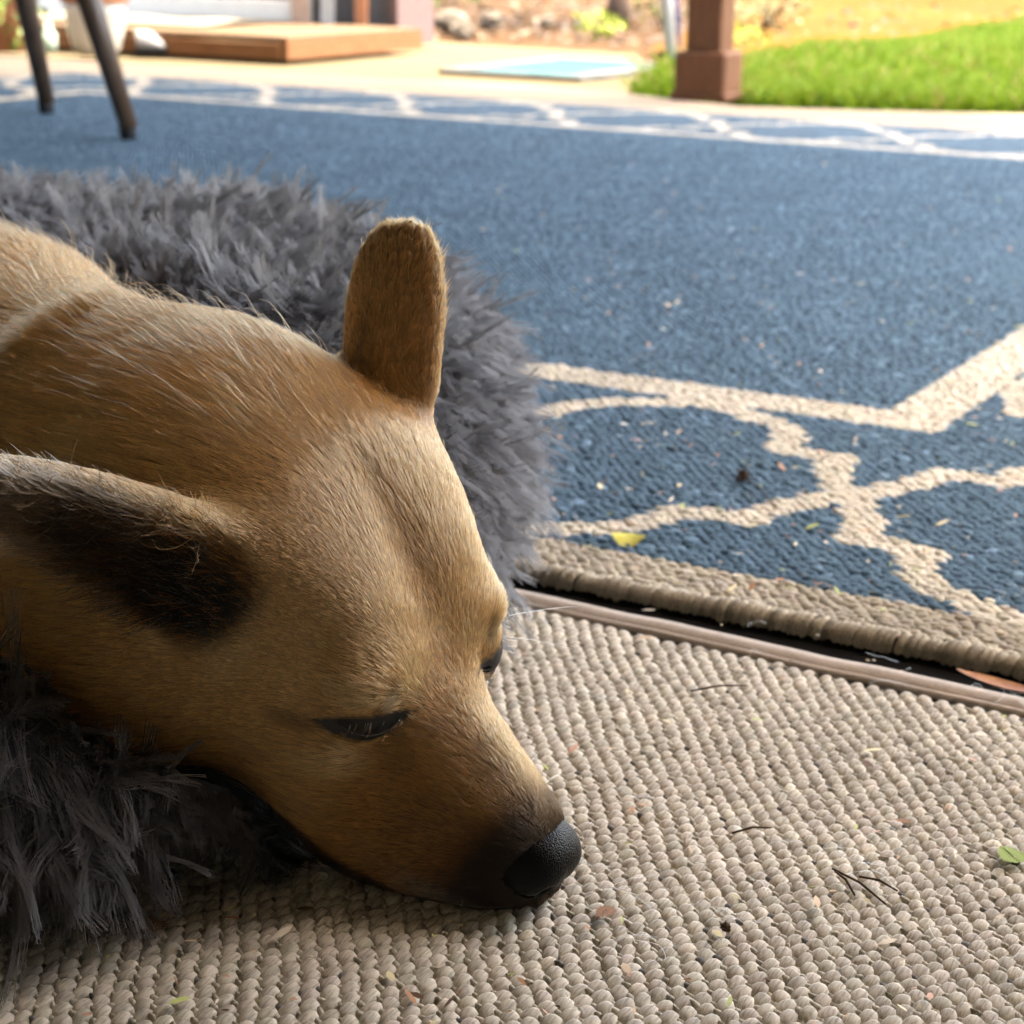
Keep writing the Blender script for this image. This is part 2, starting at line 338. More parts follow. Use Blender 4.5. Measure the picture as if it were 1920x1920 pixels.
# terrain: flat round the house, a low bank of dry soil rising behind the pool
gx, gy = np.meshgrid(np.linspace(-90, 90, 121), np.concatenate([np.linspace(-40, 4, 12), np.linspace(5, 60, 111), np.linspace(62, 180, 24)]), indexing='ij')
tt = gx * E2[0] + gy * E2[1]; ss = gx * E1[0] + gy * E1[1]
gz = -.05 + .02 * np.sin(gx * .7) * sstep(gy, 8, 14) + sstep(gy, 12, 40) * .8 + sstep(gy, 30, 150) * 6
gz += .06 * vnoise(np.stack([gx, gy, gx * 0], -1), .8, 4, 1)[..., 0] * sstep(gy, 11, 14)
ni, nj = gx.shape; ii = (np.arange(ni - 1)[:, None] * nj + np.arange(nj - 1)[None]).ravel()
gm = mesh_obj('ground', np.stack([gx, gy, gz], -1).reshape(-1, 3), np.stack([ii, ii + nj, ii + nj + 1, ii + 1], 1), dirt); gm['kind'] = 'structure'
def poly_obj(name, pts, z, mat, kind='structure', thick=None):
    mb = MB(); n = len(pts)
    if thick: mb.add([(x, y, z) for x, y in pts] + [(x, y, z - thick) for x, y in pts], [tuple(range(n)), tuple(range(2 * n - 1, n - 1, -1))] + [(i, n + i, n + (i + 1) % n, (i + 1) % n) for i in range(n)])
    else: mb.add([(x, y, z) for x, y in pts], [tuple(range(n))])
    o = mb.obj(name, mat)
    if kind: o['kind'] = kind
    return o
poly_obj('patio', [(-7, -3.6), (2.4, -3.6), (3.2, 4.70), (1.22, 4.75), (.55, 4.84), (.25, 5.22), (-.02, 5.40), (-.77, 5.76), (-1.9, 6.36), (-7, 8.6)], -.0125, concrete, thick=.12)
pale = m_ground('pale_concrete', [(.3, (.085, .070, .046)), (.7, (.11, .092, .062))], 40, 2, dist=.002)
poly_obj('path', [(-1.9, 6.40), (-.77, 5.80), (-.02, 5.44), (.25, 5.26), (.55, 4.88), (1.22, 4.79), (3.2, 4.74), (6, 4.8), (6, 4.98), (1.28, 4.99), (.57, 5.01), (.28, 5.36), (.46, 6.0), (.42, 7.2), (-.03, 7.5), (-.5, 7.9), (-1.2, 8.3), (-2.6, 8.5)], -.030, pale)
lawn_poly = [(.30, 5.36), (.57, 5.02), (1.28, 5.0), (6, 4.99), (12, 5), (14, 17), (2.75, 10.6), (1.45, 7.9), (.72, 6.6), (.48, 6.05)]
poly_obj('lawn', lawn_poly, -.034, lawn_m)
poly_obj('dry_grass_slope', [(.48, 7.3), (.75, 6.66), (1.45, 8.0), (2.75, 10.8), (14, 17.5), (14, 40), (4, 30), (1.3, 12)], -.018, straw)
def in_poly(x, y, poly):
    c = np.zeros(x.shape, bool); n = len(poly)
    for i in range(n):
        (x0, y0), (x1, y1) = poly[i], poly[(i + 1) % n]
        c ^= ((y0 > y) != (y1 > y)) & (x < (x1 - x0) * (y - y0) / (y1 - y0 + 1e-12) + x0)
    return c
def blades(name, poly, box, n, hgt, cols, label, seed, keep=None):
    r = np.random.default_rng(seed); x = r.uniform(box[0], box[1], n); y = box[2] + (box[3] - box[2]) * r.random(n) ** 1.3
    ok = in_poly(x, y, poly) & (np.abs(x) < .8 + .42 * y)
    x, y = x[ok], y[ok]; m = len(x); h = hgt * (.5 + r.random(m)) * (1 + .5 * vnoise(np.stack([x, y, x * 0], -1), 3, 2, 1)[:, 0])
    d = r.normal(size=(m, 2)) * .45; P = np.zeros((m, 4, 3))
    for k in range(4):
        t = k / 3; P[:, k, 0] = x + d[:, 0] * h * t ** 1.6; P[:, k, 1] = y + d[:, 1] * h * t ** 1.6; P[:, k, 2] = -.034 + h * t * (1 - .15 * t)
    R = np.array([.0022, .002, .0015, .0003])[None] * (.7 + .6 * r.random((m, 1))) * (1 + y[:, None] * .10)
    k = r.random((m, 1)); g = np.clip(vnoise(np.stack([x, y, x * 0], -1), 1.6, 9, 1) * .8 + .5, 0, 1)
    C = np.array(cols[0]) * (1 - k) + np.array(cols[1]) * k; dry = (r.random((m, 1)) < .25 * g ** 2 + .06); C = np.where(dry, np.array(cols[2]), C)
    gm_ = bpy.data.materials.get('grass_blade')
    if gm_ is None:
        gm_, n_, p_ = mat_new('grass_blade'); a = n_.nodes.new('ShaderNodeAttribute'); a.attribute_name = 'col'; n_.links.new(a.outputs['Color'], p_.inputs['Base Color'])
        p_.inputs['Roughness'].default_value = .55; p_.inputs['Specular IOR Level'].default_value = .1; tr = nd(n_, 'ShaderNodeBsdfTranslucent'); n_.links.new(a.outputs['Color'], tr.inputs[0]); ms = nd(n_, 'ShaderNodeMixShader'); ms.inputs[0].default_value = .35
        n_.links.new(p_.outputs[0], ms.inputs[1]); n_.links.new(tr.outputs[0], ms.inputs[2]); n_.links.new(ms.outputs[0], n_.nodes['Material Output'].inputs[0])
    o = hair_obj(name, P, R, C, gm_); tag(o, label, 'grass', kind='stuff'); return o
blades('grass', lawn_poly, (.3, 7.5, 5.0, 13.5), 150000, .055, [(.05, .10, .008), (.095, .145, .010), (.15, .125, .04)], 'short bright green grass of the sunlit lawn', 11)
# ---- patio cover: roof slab on timber posts, house walls round two sides (all out of frame except the post)
stain = simple_mat('brown_stained_timber', (.105, .048, .026), (.165, .080, .045), 30, .6, .25, .003, stretch=(6, 6, .6))
soffit = simple_mat('roof_boards', (.10, .065, .045), (.16, .11, .08), 6, .8, .2, .004, stretch=(1, 10, 1))
stucco = simple_mat('grey_stucco', (.115, .12, .135), (.15, .155, .17), 60, .9, .5, .004)
stucco2 = simple_mat('tan_house_siding', (.23, .20, .155), (.29, .25, .195), 60, .9, .5, .004)
def stbox(mb, s0, s1, t0, t1, z0, z1):
    v = [(*st2w(np.array(s), np.array(t))[:2], z) for z in (z0, z1) for s, t in ((s0, t0), (s1, t0), (s1, t1), (s0, t1))]
    mb.add(v, [(3, 2, 1, 0), (4, 5, 6, 7)] + [(i, (i + 1) % 4, 4 + (i + 1) % 4, 4 + i) for i in range(4)]); return mb
roof = empty('patio_roof', (*st2w(np.array(-2.), np.array(2.))[:2], 3.4)); tag(roof, 'brown timber patio roof overhead, above the top of the photo', 'roof')
def child(mb, name, mat, par, smooth=False):
    o = mb.obj(name, mat, par, smooth); o.matrix_parent_inverse = Matrix.Translation(Vector(par.location)).inverted() if not any(par.rotation_euler) else par.matrix_basis.inverted(); return o
ROOF = (-7.4, .85, -1.4, 5.17)
child(stbox(MB(), ROOF[0], ROOF[1], ROOF[2], ROOF[3], 3.40, 3.46), 'deck', soffit, roof)
for k in range(11):
    s = ROOF[0] + .4 + k * .8; child(stbox(MB(), s, s + .09, ROOF[2] + .02, ROOF[3] - .02, 3.26, 3.398), 'rafter', stain, roof)
wb = empty('unseen_wall', (*st2w(np.array(-3.), np.array(-1.3))[:2], 0)); tag(wb, 'tan sided house wall behind the viewer', 'wall')
child(stbox(MB(), -5.3, .95, -1.45, -1.25, -.02, 3.39), 'siding', stucco2, wb)
wl = empty('unseen_wall', (*st2w(np.array(-5.3), np.array(1.5))[:2], 0)); tag(wl, 'tan sided house wall beyond the left edge of the photo', 'wall')
child(stbox(MB(), -5.5, -5.3, -1.24, 4.1, -.02, 3.39), 'siding', stucco2, wl)
wr = empty('unseen_wall', (*st2w(np.array(1.0), np.array(-.3))[:2], 0)); tag(wr, 'added light-blocking wall beyond the right edge of the photo', 'wall')
child(stbox(MB(), .86, 1.05, -1.24, 1.5, -.02, 3.39), 'siding', stucco2, wr)  # added wall, out of view, blocks light from the near right
# timber post with boxed base
pc = st2w(np.array(-2.0), np.array(4.66)); pr = math.atan2(E1[1], E1[0])
post = empty('patio_post', (pc[0], pc[1], -.0125), 0); tag(post, 'brown timber patio post with boxed base at the lawn edge', 'post')
Mr = Matrix.Translation((pc[0], pc[1], -.0125)) @ Matrix.Rotation(math.radians(-25), 4, 'Z')
MBs = lambda lo, hi, b=.004: MB().box(lo, hi, b, Mr)
child(MBs((-.048, -.048, .118), (.048, .048, 3.27)), 'shaft', stain, post)
child(MBs((-.069, -.069, .016), (.069, .069, .122), .006), 'base_box', stain, post)
child(MBs((-.076, -.076, 0), (.076, .076, .020), .004), 'base_foot', stain, post)
# white leaning pole just behind the post
pole = empty('white_pole', (.455, 5.84, -.03)); tag(pole, 'white painted pole leaning beside the brown patio post', 'pole')
wpaint = simple_mat('white_paint', (.34, .34, .37), (.40, .40, .43), 40, .5, .1, .001)
mb = MB(); mb.tube([(.455, 5.84, -.03), (.425, 5.85, .25), (.395, 5.86, .55), (.34, 5.88, 1.1)], [.017, .018, .018, .018], 10); child(mb, 'shaft', wpaint, pole, True)
mb = MB(); mb.tube([(.474, 5.845, .07), (.448, 5.855, .3), (.42, 5.865, .56)], .006, 6); child(mb, 'purple_cord', simple_mat('purple_cord', (.16, .14, .34), (.2, .18, .4), 50), pole, True)

# ---- house wing with white glazed door, wooden step, pots
hw = empty('house_wing', (*st2w(np.array(-5.), np.array(6.05))[:2], -.0125)); tag(hw, 'grey house wall with white framed glass door at the top left', 'house')
child(stbox(MB(), -8.5, -4.72, 6.05, 6.25, -.0125, 2.6), 'wall', stucco, hw)
child(stbox(MB(), -4.24, -3.84, 6.05, 6.25, -.0125, 2.6), 'wall', stucco, hw)
child(stbox(MB(), -3.835, -3.80, 6.02, 6.27, -.0125, 2.6), 'corner_trim', simple_mat('pink_trim', (.13, .09, .09), (.16, .11, .11), 30, .6), hw)
glass, n_, p_ = mat_new('door_glass'); p_.inputs['Base Color'].default_value = (.05, .06, .07, 1); p_.inputs['Roughness'].default_value = .05
white = simple_mat('white_vinyl', (.70, .70, .68), (.78, .78, .76), 30, .4, .05)
dr = child(stbox(MB(), -6.7, -4.18, 6.00, 6.04, -.0125, .06), 'door_sill', white, hw)
for a, b in ((-6.7, -5.5), (-5.46, -4.18)):
    d = child(stbox(MB(), a, a + .07, 5.985, 6.035, .062, 2.05).V and stbox(stbox(stbox(stbox(MB(), a, a + .07, 5.985, 6.035, .062, 2.05), b - .07, b, 5.985, 6.035, .062, 2.05), a + .07, b - .07, 5.985, 6.035, .062, .13), a + .07, b - .07, 5.985, 6.035, 1.97, 2.05), 'door_frame', white, hw)
    g = child(stbox(MB(), a + .075, b - .075, 6.005, 6.015, .135, 1.965), 'pane', glass, hw)
# wooden platform step, planks and skirts
wood = simple_mat('cedar_boards', (.15, .068, .032), (.21, .105, .055), 14, .65, .3, .003, stretch=(1, 1, 8))
woodd = simple_mat('cedar_planks', (.10, .068, .045), (.135, .095, .064), 14, .7, .3, .003, stretch=(1, 8, 1))
st = empty('wooden_step', (*st2w(np.array(-4.5), np.array(5.5))[:2], -.0125)); tag(st, 'low cedar platform step in front of the white door', 'step')
for k in range(7):
    t0 = 5.135 + k * .116; child(stbox(MB(), -6.0, -3.655, t0, t0 + .111, .038, .058), 'plank', woodd, st)
child(stbox(MB(), -3.675, -3.65, 5.128, 5.945, -.0125, .050), 'skirt_board', wood, st)
child(stbox(MB(), -6.0, -3.678, 5.120, 5.145, -.0125, .036), 'skirt_board', wood, st)
# pale doormat, folded towel-like, on the step
mm = simple_mat('cream_mat', (.18, .17, .14), (.22, .205, .17), 90, .95, .6, .004)
gs, gt = np.meshgrid(np.linspace(0, 1, 25), np.linspace(0, 1, 13), indexing='ij'); ro = .5 + .5 * np.minimum(1, 6 * np.minimum(gt, 1 - gt))
zz = .061 + .012 * ro + .004 * np.sin(gs * 17) * np.sin(gt * 9); P = st2w(-5.15 + .98 * gs, 5.36 + .40 * gt, zz)
ii = (np.arange(24)[:, None] * 13 + np.arange(12)[None]).ravel(); Vt = np.concatenate([P.reshape(-1, 3), P.reshape(-1, 3) * [1, 1, 0] + [0, 0, .0595]]); qf = np.stack([ii, ii + 13, ii + 14, ii + 1], 1)
dm = mesh_obj('doormat', Vt, np.concatenate([qf, qf[:, ::-1] + 325]), mm); tag(dm, 'cream doormat lying on the cedar step', 'doormat')
# leaning boards by the wall corner
for i, (s, w, c, lb) in enumerate(((-4.22, .07, (.42, .30, .24), 'pinkish board leaning against the grey house wall'), (-4.10, .05, (.40, .42, .44), 'grey board leaning against the grey house wall'), (-3.95, .045, (.36, .17, .10), 'narrow reddish board leaning nearest the wall corner'))):
    o = empty('leaning_board', (*st2w(np.array(s), np.array(5.98))[:2], -.0125)); tag(o, lb, 'board', 'boards leaning by the house corner')
    v = [(*st2w(np.array(s + ds - .10 * z * (i == 0)), np.array(5.965 + dt + .045 * z))[:2], z - .0125 + (.071 if s < -3.66 and False else 0)) for z in (0, 1.2) for ds, dt in ((0, 0), (w, 0), (w, .018), (0, .018))]
    child(MB().add(v, [(3, 2, 1, 0), (4, 5, 6, 7)] + [(q, (q + 1) % 4, 4 + (q + 1) % 4, 4 + q) for q in range(4)]), 'plank', simple_mat('board', c, tuple(x * 1.2 for x in c), 20), o)
# pots
terra = simple_mat('terracotta', (.30, .12, .065), (.40, .18, .10), 25, .85, .2); glaze = simple_mat('cream_glaze', (.50, .45, .39), (.60, .55, .48), 12, .35, .05)
p1 = empty('plant_pot', (-1.36, 6.33, -.0125)); tag(p1, 'rounded cream pot with terracotta rim behind the chair legs', 'pot')
mb = MB(); mb.lathe([(0, 0), (.052, 0), (.075, .02), (.088, .07), (.095, .13), (.098, .165), (.09, .167)], 32); mb.obj('body', glaze, p1, True)
mb = MB(); mb.lathe([(.09, .166), (.106, .166), (.11, .175), (.11, .205), (.100, .206), (.096, .19), (0, .185)], 32); mb.obj('rim', terra, p1, True)
p2 = empty('plant_pot', (-1.70, 6.45, -.0125)); tag(p2, 'terracotta pot with trailing green plant at the left edge', 'pot')
mb = MB(); mb.lathe([(0, 0), (.075, 0), (.095, .14), (.10, .2), (.112, .2), (.112, .24), (.10, .24), (.095, .22), (0, .215)], 28); mb.obj('body', terra, p2, True)
leafm = simple_mat('plant_leaf', (.10, .17, .03), (.22, .28, .07), 30, .5)
def leaf_cluster(name, par, n, c, r, size, mat, seed, droop=.4):
    q = np.random.default_rng(seed); V = []; F = []
    for i in range(n):
        d = q.normal(size=3); d /= np.linalg.norm(d); p = np.array(c) + d * np.array(r) * q.random() ** .4; a = d + q.normal(size=3) * .6; a[2] -= droop; a /= np.linalg.norm(a)
        b = np.cross(a, q.normal(size=3)); b /= np.linalg.norm(b); L = size * (.6 + .8 * q.random()); w = L * .28; k = len(V); nn = np.cross(a, b) * L * .06
        V += [tuple(p), tuple(p + a * L * .5 + b * w + nn), tuple(p + a * L), tuple(p + a * L * .5 - b * w + nn)]; F += [(k, k + 1, k + 2, k + 3)]
    return mesh_obj(name, V, F, mat, par, False)
leaf_cluster('foliage', p2, 160, (0.05, -.06, .16), (.10, .10, .14), .035, leafm, 3)
jar = MB().lathe([(0, 0), (.022, 0), (.026, .02), (.026, .06), (.012, .075), (.012, .095), (0, .097)], 18).obj('jar', simple_mat('pale_green_glass', (.42, .60, .52), (.52, .68, .60), 10, .15, 0), None, True, (-1.53, 6.40, -.0125)); tag(jar, 'small pale green jar standing between the two pots', 'jar')
dp = empty('downpipe', (-1.52, 6.9, -.0125)); tag(dp, 'white downpipe standing behind the pale green jar', 'pipe'); MB().tube([(0, 0, 0), (0, 0, 1.), (0, 0, 2.35)], .035, 14).obj('pipe', wpaint, dp, True); MB().tube([(0, 0, .05), (0, 0, .09)], .041, 14).obj('collar', wpaint, dp, True)
# shoe by the step
sh = empty('shoe', (-1.20, 6.50, -.0125), math.radians(8)); tag(sh, 'grey and black shoe on the patio beside the step', 'shoe')
black = simple_mat('black_rubber', (.012, .013, .015), (.03, .03, .033), 40, .7); greyf = simple_mat('grey_mesh_fabric', (.16, .165, .18), (.30, .30, .32), 120, .9)
gu = np.linspace(0, 1, 18); ga = np.linspace(0, 2 * np.pi, 16, endpoint=False); V = []; 
for u_ in gu:
    w = .034 * (.75 + .3 * math.sin(math.pi * min(1, u_ * 1.1)) ) * (1 if .04 < u_ < .97 else .55); hh = .028 + .030 * (1 - sstep(np.array(u_), .25, .7)); V += [(-.065 + .135 * u_, w * math.cos(a), .014 + hh * max(0, math.sin(a)) ** .8) for a in ga]
F = [(i * 16 + j, (i + 1) * 16 + j, (i + 1) * 16 + (j + 1) % 16, i * 16 + (j + 1) % 16) for i in range(17) for j in range(16)] + [tuple(range(15, -1, -1)), tuple(range(17 * 16, 18 * 16))]
mesh_obj('upper', V, F, greyf, sh); V = []
for u_ in gu:
    w = .037 * (.78 + .3 * math.sin(math.pi * min(1, u_ * 1.1))) * (1 if .04 < u_ < .97 else .6); V += [(-.069 + .143 * u_, w * math.cos(a), .009 + .009 * (1 if math.sin(a) > 0 else -1)) for a in ga]
mesh_obj('sole', V, F, black, sh, False)
# pale blue mat on the sunlit concrete
mt = empty('ground_mat', (*st2w(np.array(-2.85), np.array(5.5))[:2], -.03)); tag(mt, 'flat pale blue mat with white border on the sunlit concrete', 'mat')
child(stbox(MB(), -3.05, -2.68, 5.20, 5.84, -.0285, -.019), 'pad', simple_mat('pale_blue_cloth', (.016, .078, .086), (.02, .088, .096), 15, .8), mt)
for q in ((-3.10, -2.61, 5.14, 5.198), (-3.10, -2.61, 5.842, 5.90), (-3.10, -3.052, 5.2, 5.84), (-2.678, -2.61, 5.2, 5.84)): child(stbox(MB(), *q, -.0285, -.014), 'border', simple_mat('mat_border', (.085, .092, .092), (.10, .108, .108), 40, .7), mt)
# chair with splayed round legs
walnut = simple_mat('walnut_leg', (.035, .020, .012), (.085, .052, .032), 25, .45, .2, .001, stretch=(4, 4, .5)); shell = simple_mat('chair_shell', (.18, .18, .18), (.22, .22, .22), 30, .5)
ch = empty('chair', (-1.13, 3.83, 0)); tag(ch, 'chair with splayed dark walnut legs standing on the blue rug', 'chair')
cx, cy = -1.13, 3.835
for (fx, fy) in ((-.745, 3.73), (-1.02, 4.225), (-1.24, 3.445), (-1.515, 3.94)):
    d = np.array([cx - fx, cy - fy]); d = d / np.linalg.norm(d); tp = np.array([fx, fy]) + d * .125
    lg = MB().tube([(fx - cx, fy - cy, .022), (fx - cx + d[0] * .07, fy - cy + d[1] * .07, .25), (tp[0] - cx, tp[1] - cy, .43)], [.0175, .0235, .026], 14).obj('leg', walnut, ch, True)
    MB().tube([(fx - cx, fy - cy, .001), (fx - cx + d[0] * .005, fy - cy + d[1] * .005, .024)], [.0150, .0178], 12).obj('foot', black, lg, True)
gu, gv = np.meshgrid(np.linspace(-1, 1, 15), np.linspace(0, 1, 22), indexing='ij'); cu = sstep(gv, .48, .62)
X = gu * (.23 - .03 * cu); Yv = -.21 + .43 * np.minimum(gv / .55, 1) + .10 * np.maximum(0, gv - .55) / .45; Zv = .44 + .36 * np.maximum(0, (gv - .5) / .5) ** 1.3 + .03 * gu ** 2
Vs = np.stack([X, Yv, Zv], -1).reshape(-1, 3); Vs2 = Vs + [0, .0, -.012]; ii = (np.arange(14)[:, None] * 22 + np.arange(21)[None]).ravel(); qf = np.stack([ii, ii + 22, ii + 23, ii + 1], 1)
rot = math.radians(120); Rz = np.array([[math.cos(rot), -math.sin(rot), 0], [math.sin(rot), math.cos(rot), 0], [0, 0, 1]])
mesh_obj('seat', np.concatenate([Vs, Vs2]) @ Rz.T, np.concatenate([qf, qf[:, ::-1] + 330]), shell, ch)
# ---- soil bank: rocks, bushes, tree
rockm = simple_mat('pale_rock', (.08, .068, .055), (.12, .105, .088), 8, .9, .5, .02)
r_ = np.random.default_rng(21)
def rock(loc, size, label):
    q = np.random.default_rng(int(loc[0] * 1000) % 9999 + 77); n, k = 10, 7; V = []
    for j in range(1, k):
        for i in range(n):
            a, b = 2 * math.pi * i / n, math.pi * j / k; d = np.array([math.sin(b) * math.cos(a), math.sin(b) * math.sin(a), math.cos(b) * .7]); V.append(d * size * (1 + .22 * q.normal() * .6))
    V += [np.array([0, 0, size * .7]), np.array([0, 0, -size * .6])]; F = [(j * n + i, (j + 1) * n + i, (j + 1) * n + (i + 1) % n, j * n + (i + 1) % n) for j in range(k - 2) for i in range(n)]
    t = (k - 1) * n; F += [(i, (i + 1) % n, t) for i in range(n)] + [((k - 2) * n + (i + 1) % n, (k - 2) * n + i, t + 1) for i in range(n)]
    o = mesh_obj('rock', V, F, rockm, None, False, None, loc); tag(o, label, 'rock', 'rocks on the soil bank')
rock((-.30, 8.55, .01), .075, 'pale rock on the soil bank, nearest the house corner')
rock((-.13, 8.75, .01), .06, 'bluish rock on the soil bank, second from the house corner')
rock((-.24, 8.15, -.01), .05, 'low pale rock at the foot of the soil bank')
rock((.12, 8.9, .0), .035, 'small dark rock higher on the soil bank')
twm = simple_mat('bark', (.06, .04, .03), (.14, .10, .075), 30, .9, .8, .01, stretch=(1, 1, .2))
tree = empty('tree', (.47, 9.75, -.05)); tag(tree, 'tree with a short dark trunk on the soil bank', 'tree')
mb = MB(); mb.tube([(0, 0, 0), (.01, 0, .12), (-.02, .02, .4), (.03, .03, .9), (.0, .05, 1.5)], [.075, .055, .045, .038, .03], 12)
for a in range(5): q = r_.normal(size=3) * .3; mb.tube([(0, .03, .7 + .15 * a), (q[0], q[1], 1.1 + .18 * a), (q[0] * 2, q[1] * 2, 1.4 + .22 * a)], [.024, .014, .006], 7)
mb.obj('trunk', twm, tree, True); bushm = simple_mat('olive_leaf', (.045, .065, .018), (.12, .14, .05), 12, .6)
leaf_cluster('crown', tree, 1500, (0, .05, 1.75), (.75, .7, .55), .07, bushm, 8)
for (x, y, sx, sz, n, lb, sd) in ((1.10, 9.0, .20, .14, 420, 'grey green bush behind the brown post, on the dry slope', 4), (.66, 9.3, .16, .14, 300, 'dark bush between the tree and the brown post', 5), (.33, 8.35, .10, .05, 160, 'low yellow green weed clump on the soil bank', 6), (.86, 7.95, .14, .03, 200, 'low bright green weeds at the foot of the grey bush', 7), (-.75, 11.5, .9, .35, 900, 'wide dark bush at the back of the soil bank', 9)):
    o = empty('bush', (x, y, -.03)); tag(o, lb, 'bush')
    mb = MB()
    for a in range(5): q = r_.normal(size=2) * sx * .5; mb.tube([(0, 0, 0), (q[0] * .5, q[1] * .5, sz * .6), (q[0], q[1], sz * 1.3)], [.008, .005, .002], 5)
    mb.obj('stems', twm, o, True)
    bm_ = bushm if sd in (5, 9) else simple_mat('weed_leaf' if sd > 5 else 'grey_green_leaf', (.16, .22, .04) if sd > 5 else (.10, .12, .06), (.30, .34, .08) if sd > 5 else (.26, .26, .16), 12, .6)
    leaf_cluster('foliage', o, n, (0, 0, sz), (sx, sx, sz), .03 if sd != 9 else .09, bm_, sd)
# leaf litter and clods on the bank
q = np.random.default_rng(31); n = 5000; x = q.uniform(-2.2, 4.5, n); y = q.uniform(7.4, 12.5, n); V = []; F = []
okk = ~in_poly(x, y, lawn_poly) & ~((x < .4) & (y < 7.7)); x, y = x[okk], y[okk]; a = q.uniform(0, 6.28, len(x)); L = .012 + .03 * q.random(len(x)) ** 2; h = .008 + .022 * q.random(len(x))
V = np.stack([np.stack([x + L * np.cos(a + k * 1.57) * (1 if k % 2 else .5), y + L * np.sin(a + k * 1.57), -.04 + h * (.3 + q.random(len(x)))], -1) for k in range(4)], 1).reshape(-1, 3)
ii = np.arange(len(x))[:, None] * 4 + np.arange(4)[None]; kc = q.random((len(x), 1)); cc = np.where(kc < .5, np.array([.05, .028, .016]), np.where(kc < .8, np.array([.10, .07, .04]), np.array([.02, .015, .01])))
m, n_, p_ = mat_new('dry_leaf'); a_ = n_.nodes.new('ShaderNodeAttribute'); a_.attribute_name = 'col'; n_.links.new(a_.outputs['Color'], p_.inputs['Base Color']); p_.inputs['Roughness'].default_value = .8; DRYLEAF = m
o = mesh_obj('leaf_litter', V, ii, m, None, False, np.repeat(cc, 4, 0)); tag(o, 'dry leaf litter scattered over the soil bank', 'litter', kind='stuff')
# ---------------------------------------------------------------- dog: sculpted volume (metres, world space)
HM = np.array([[-0.6008, 0.7211, 0.3451], [-0.7810, -0.4373, -0.4459], [-0.1706, -0.5374, 0.8259]])  # columns: dog's right, forward, up
HT = np.array([-0.03605, 0.75574, 0.10709]); HS = 1.045
def h2w(p): return np.asarray(p, float) * (HS / 100.) @ HM.T + HT
def w2h(p): return (np.asarray(p, float) - HT) @ HM * (100. / HS)
def smin(a, b, k):
    h = np.clip(.5 + .5 * (b - a) / k, 0, 1)
    return b + (a - b) * h - k * h * (1 - h)
def smax(a, b, k): return -smin(-a, -b, k)
def ell(p, c, r, rot=None):
    q = p - np.asarray(c, float)
    if rot is not None: q = q @ rot
    r = np.asarray(r, float)
    k0 = np.sqrt(((q / r) ** 2).sum(-1)); k1 = np.sqrt(((q / r ** 2) ** 2).sum(-1)) + 1e-9
    return k0 * (k0 - 1) / k1
def cone(p, a, b, ra, rb):
    a = np.asarray(a, float); b = np.asarray(b, float); d = b - a
    t = np.clip(((p - a) @ d) / (d @ d), 0, 1)
    return np.linalg.norm(p - a - t[..., None] * d, axis=-1) - (ra + (rb - ra) * t)
def frame(axis, up):
    y = np.asarray(axis, float); y = y / np.linalg.norm(y)
    z = np.asarray(up, float); z = z - y * (z @ y); z /= np.linalg.norm(z)
    return np.stack([np.cross(y, z), y, z], 1)          # columns: width, axis, thickness
# ears in head space: base, tip direction, facing (opening) direction
EAR = {}
def blade(p, c, r, n=2.7):                               # fuller outline than an ellipsoid
    q = np.abs((p - np.asarray(c, float)) / np.asarray(r, float)); k = np.sqrt((q[..., 0] ** n + q[..., 1] ** n) ** (2 / n) + q[..., 2] ** 2)
    return (k - 1) * min(r) * .9
def ear_sdf(p, base, axis, face, L, W, T, crease=False, taper=0.):
    fr = frame(axis, face); q = (p - np.asarray(base, float)) @ fr     # x width, y along, z opening side
    q[..., 0] /= 1 - taper * np.clip(q[..., 1] / L, 0, 1); q[..., 2] /= 1 - .5 * taper * np.clip(q[..., 1] / L, 0, 1)
    # blade outline: narrows to a rounded tip
    outer = blade(q, (0, L * .45, 0), (W, L * .57, T))
    inner = blade(q, (0, L * .48, T * .62), (W * .85, L * .54, T * 1.02))
    if crease: outer = smax(outer, -cone(q, (.9, 0, -T * 1.15), (-.6, L * .55, -T * 1.25), .55, .25), .35)
    return smax(outer, -inner, .25)
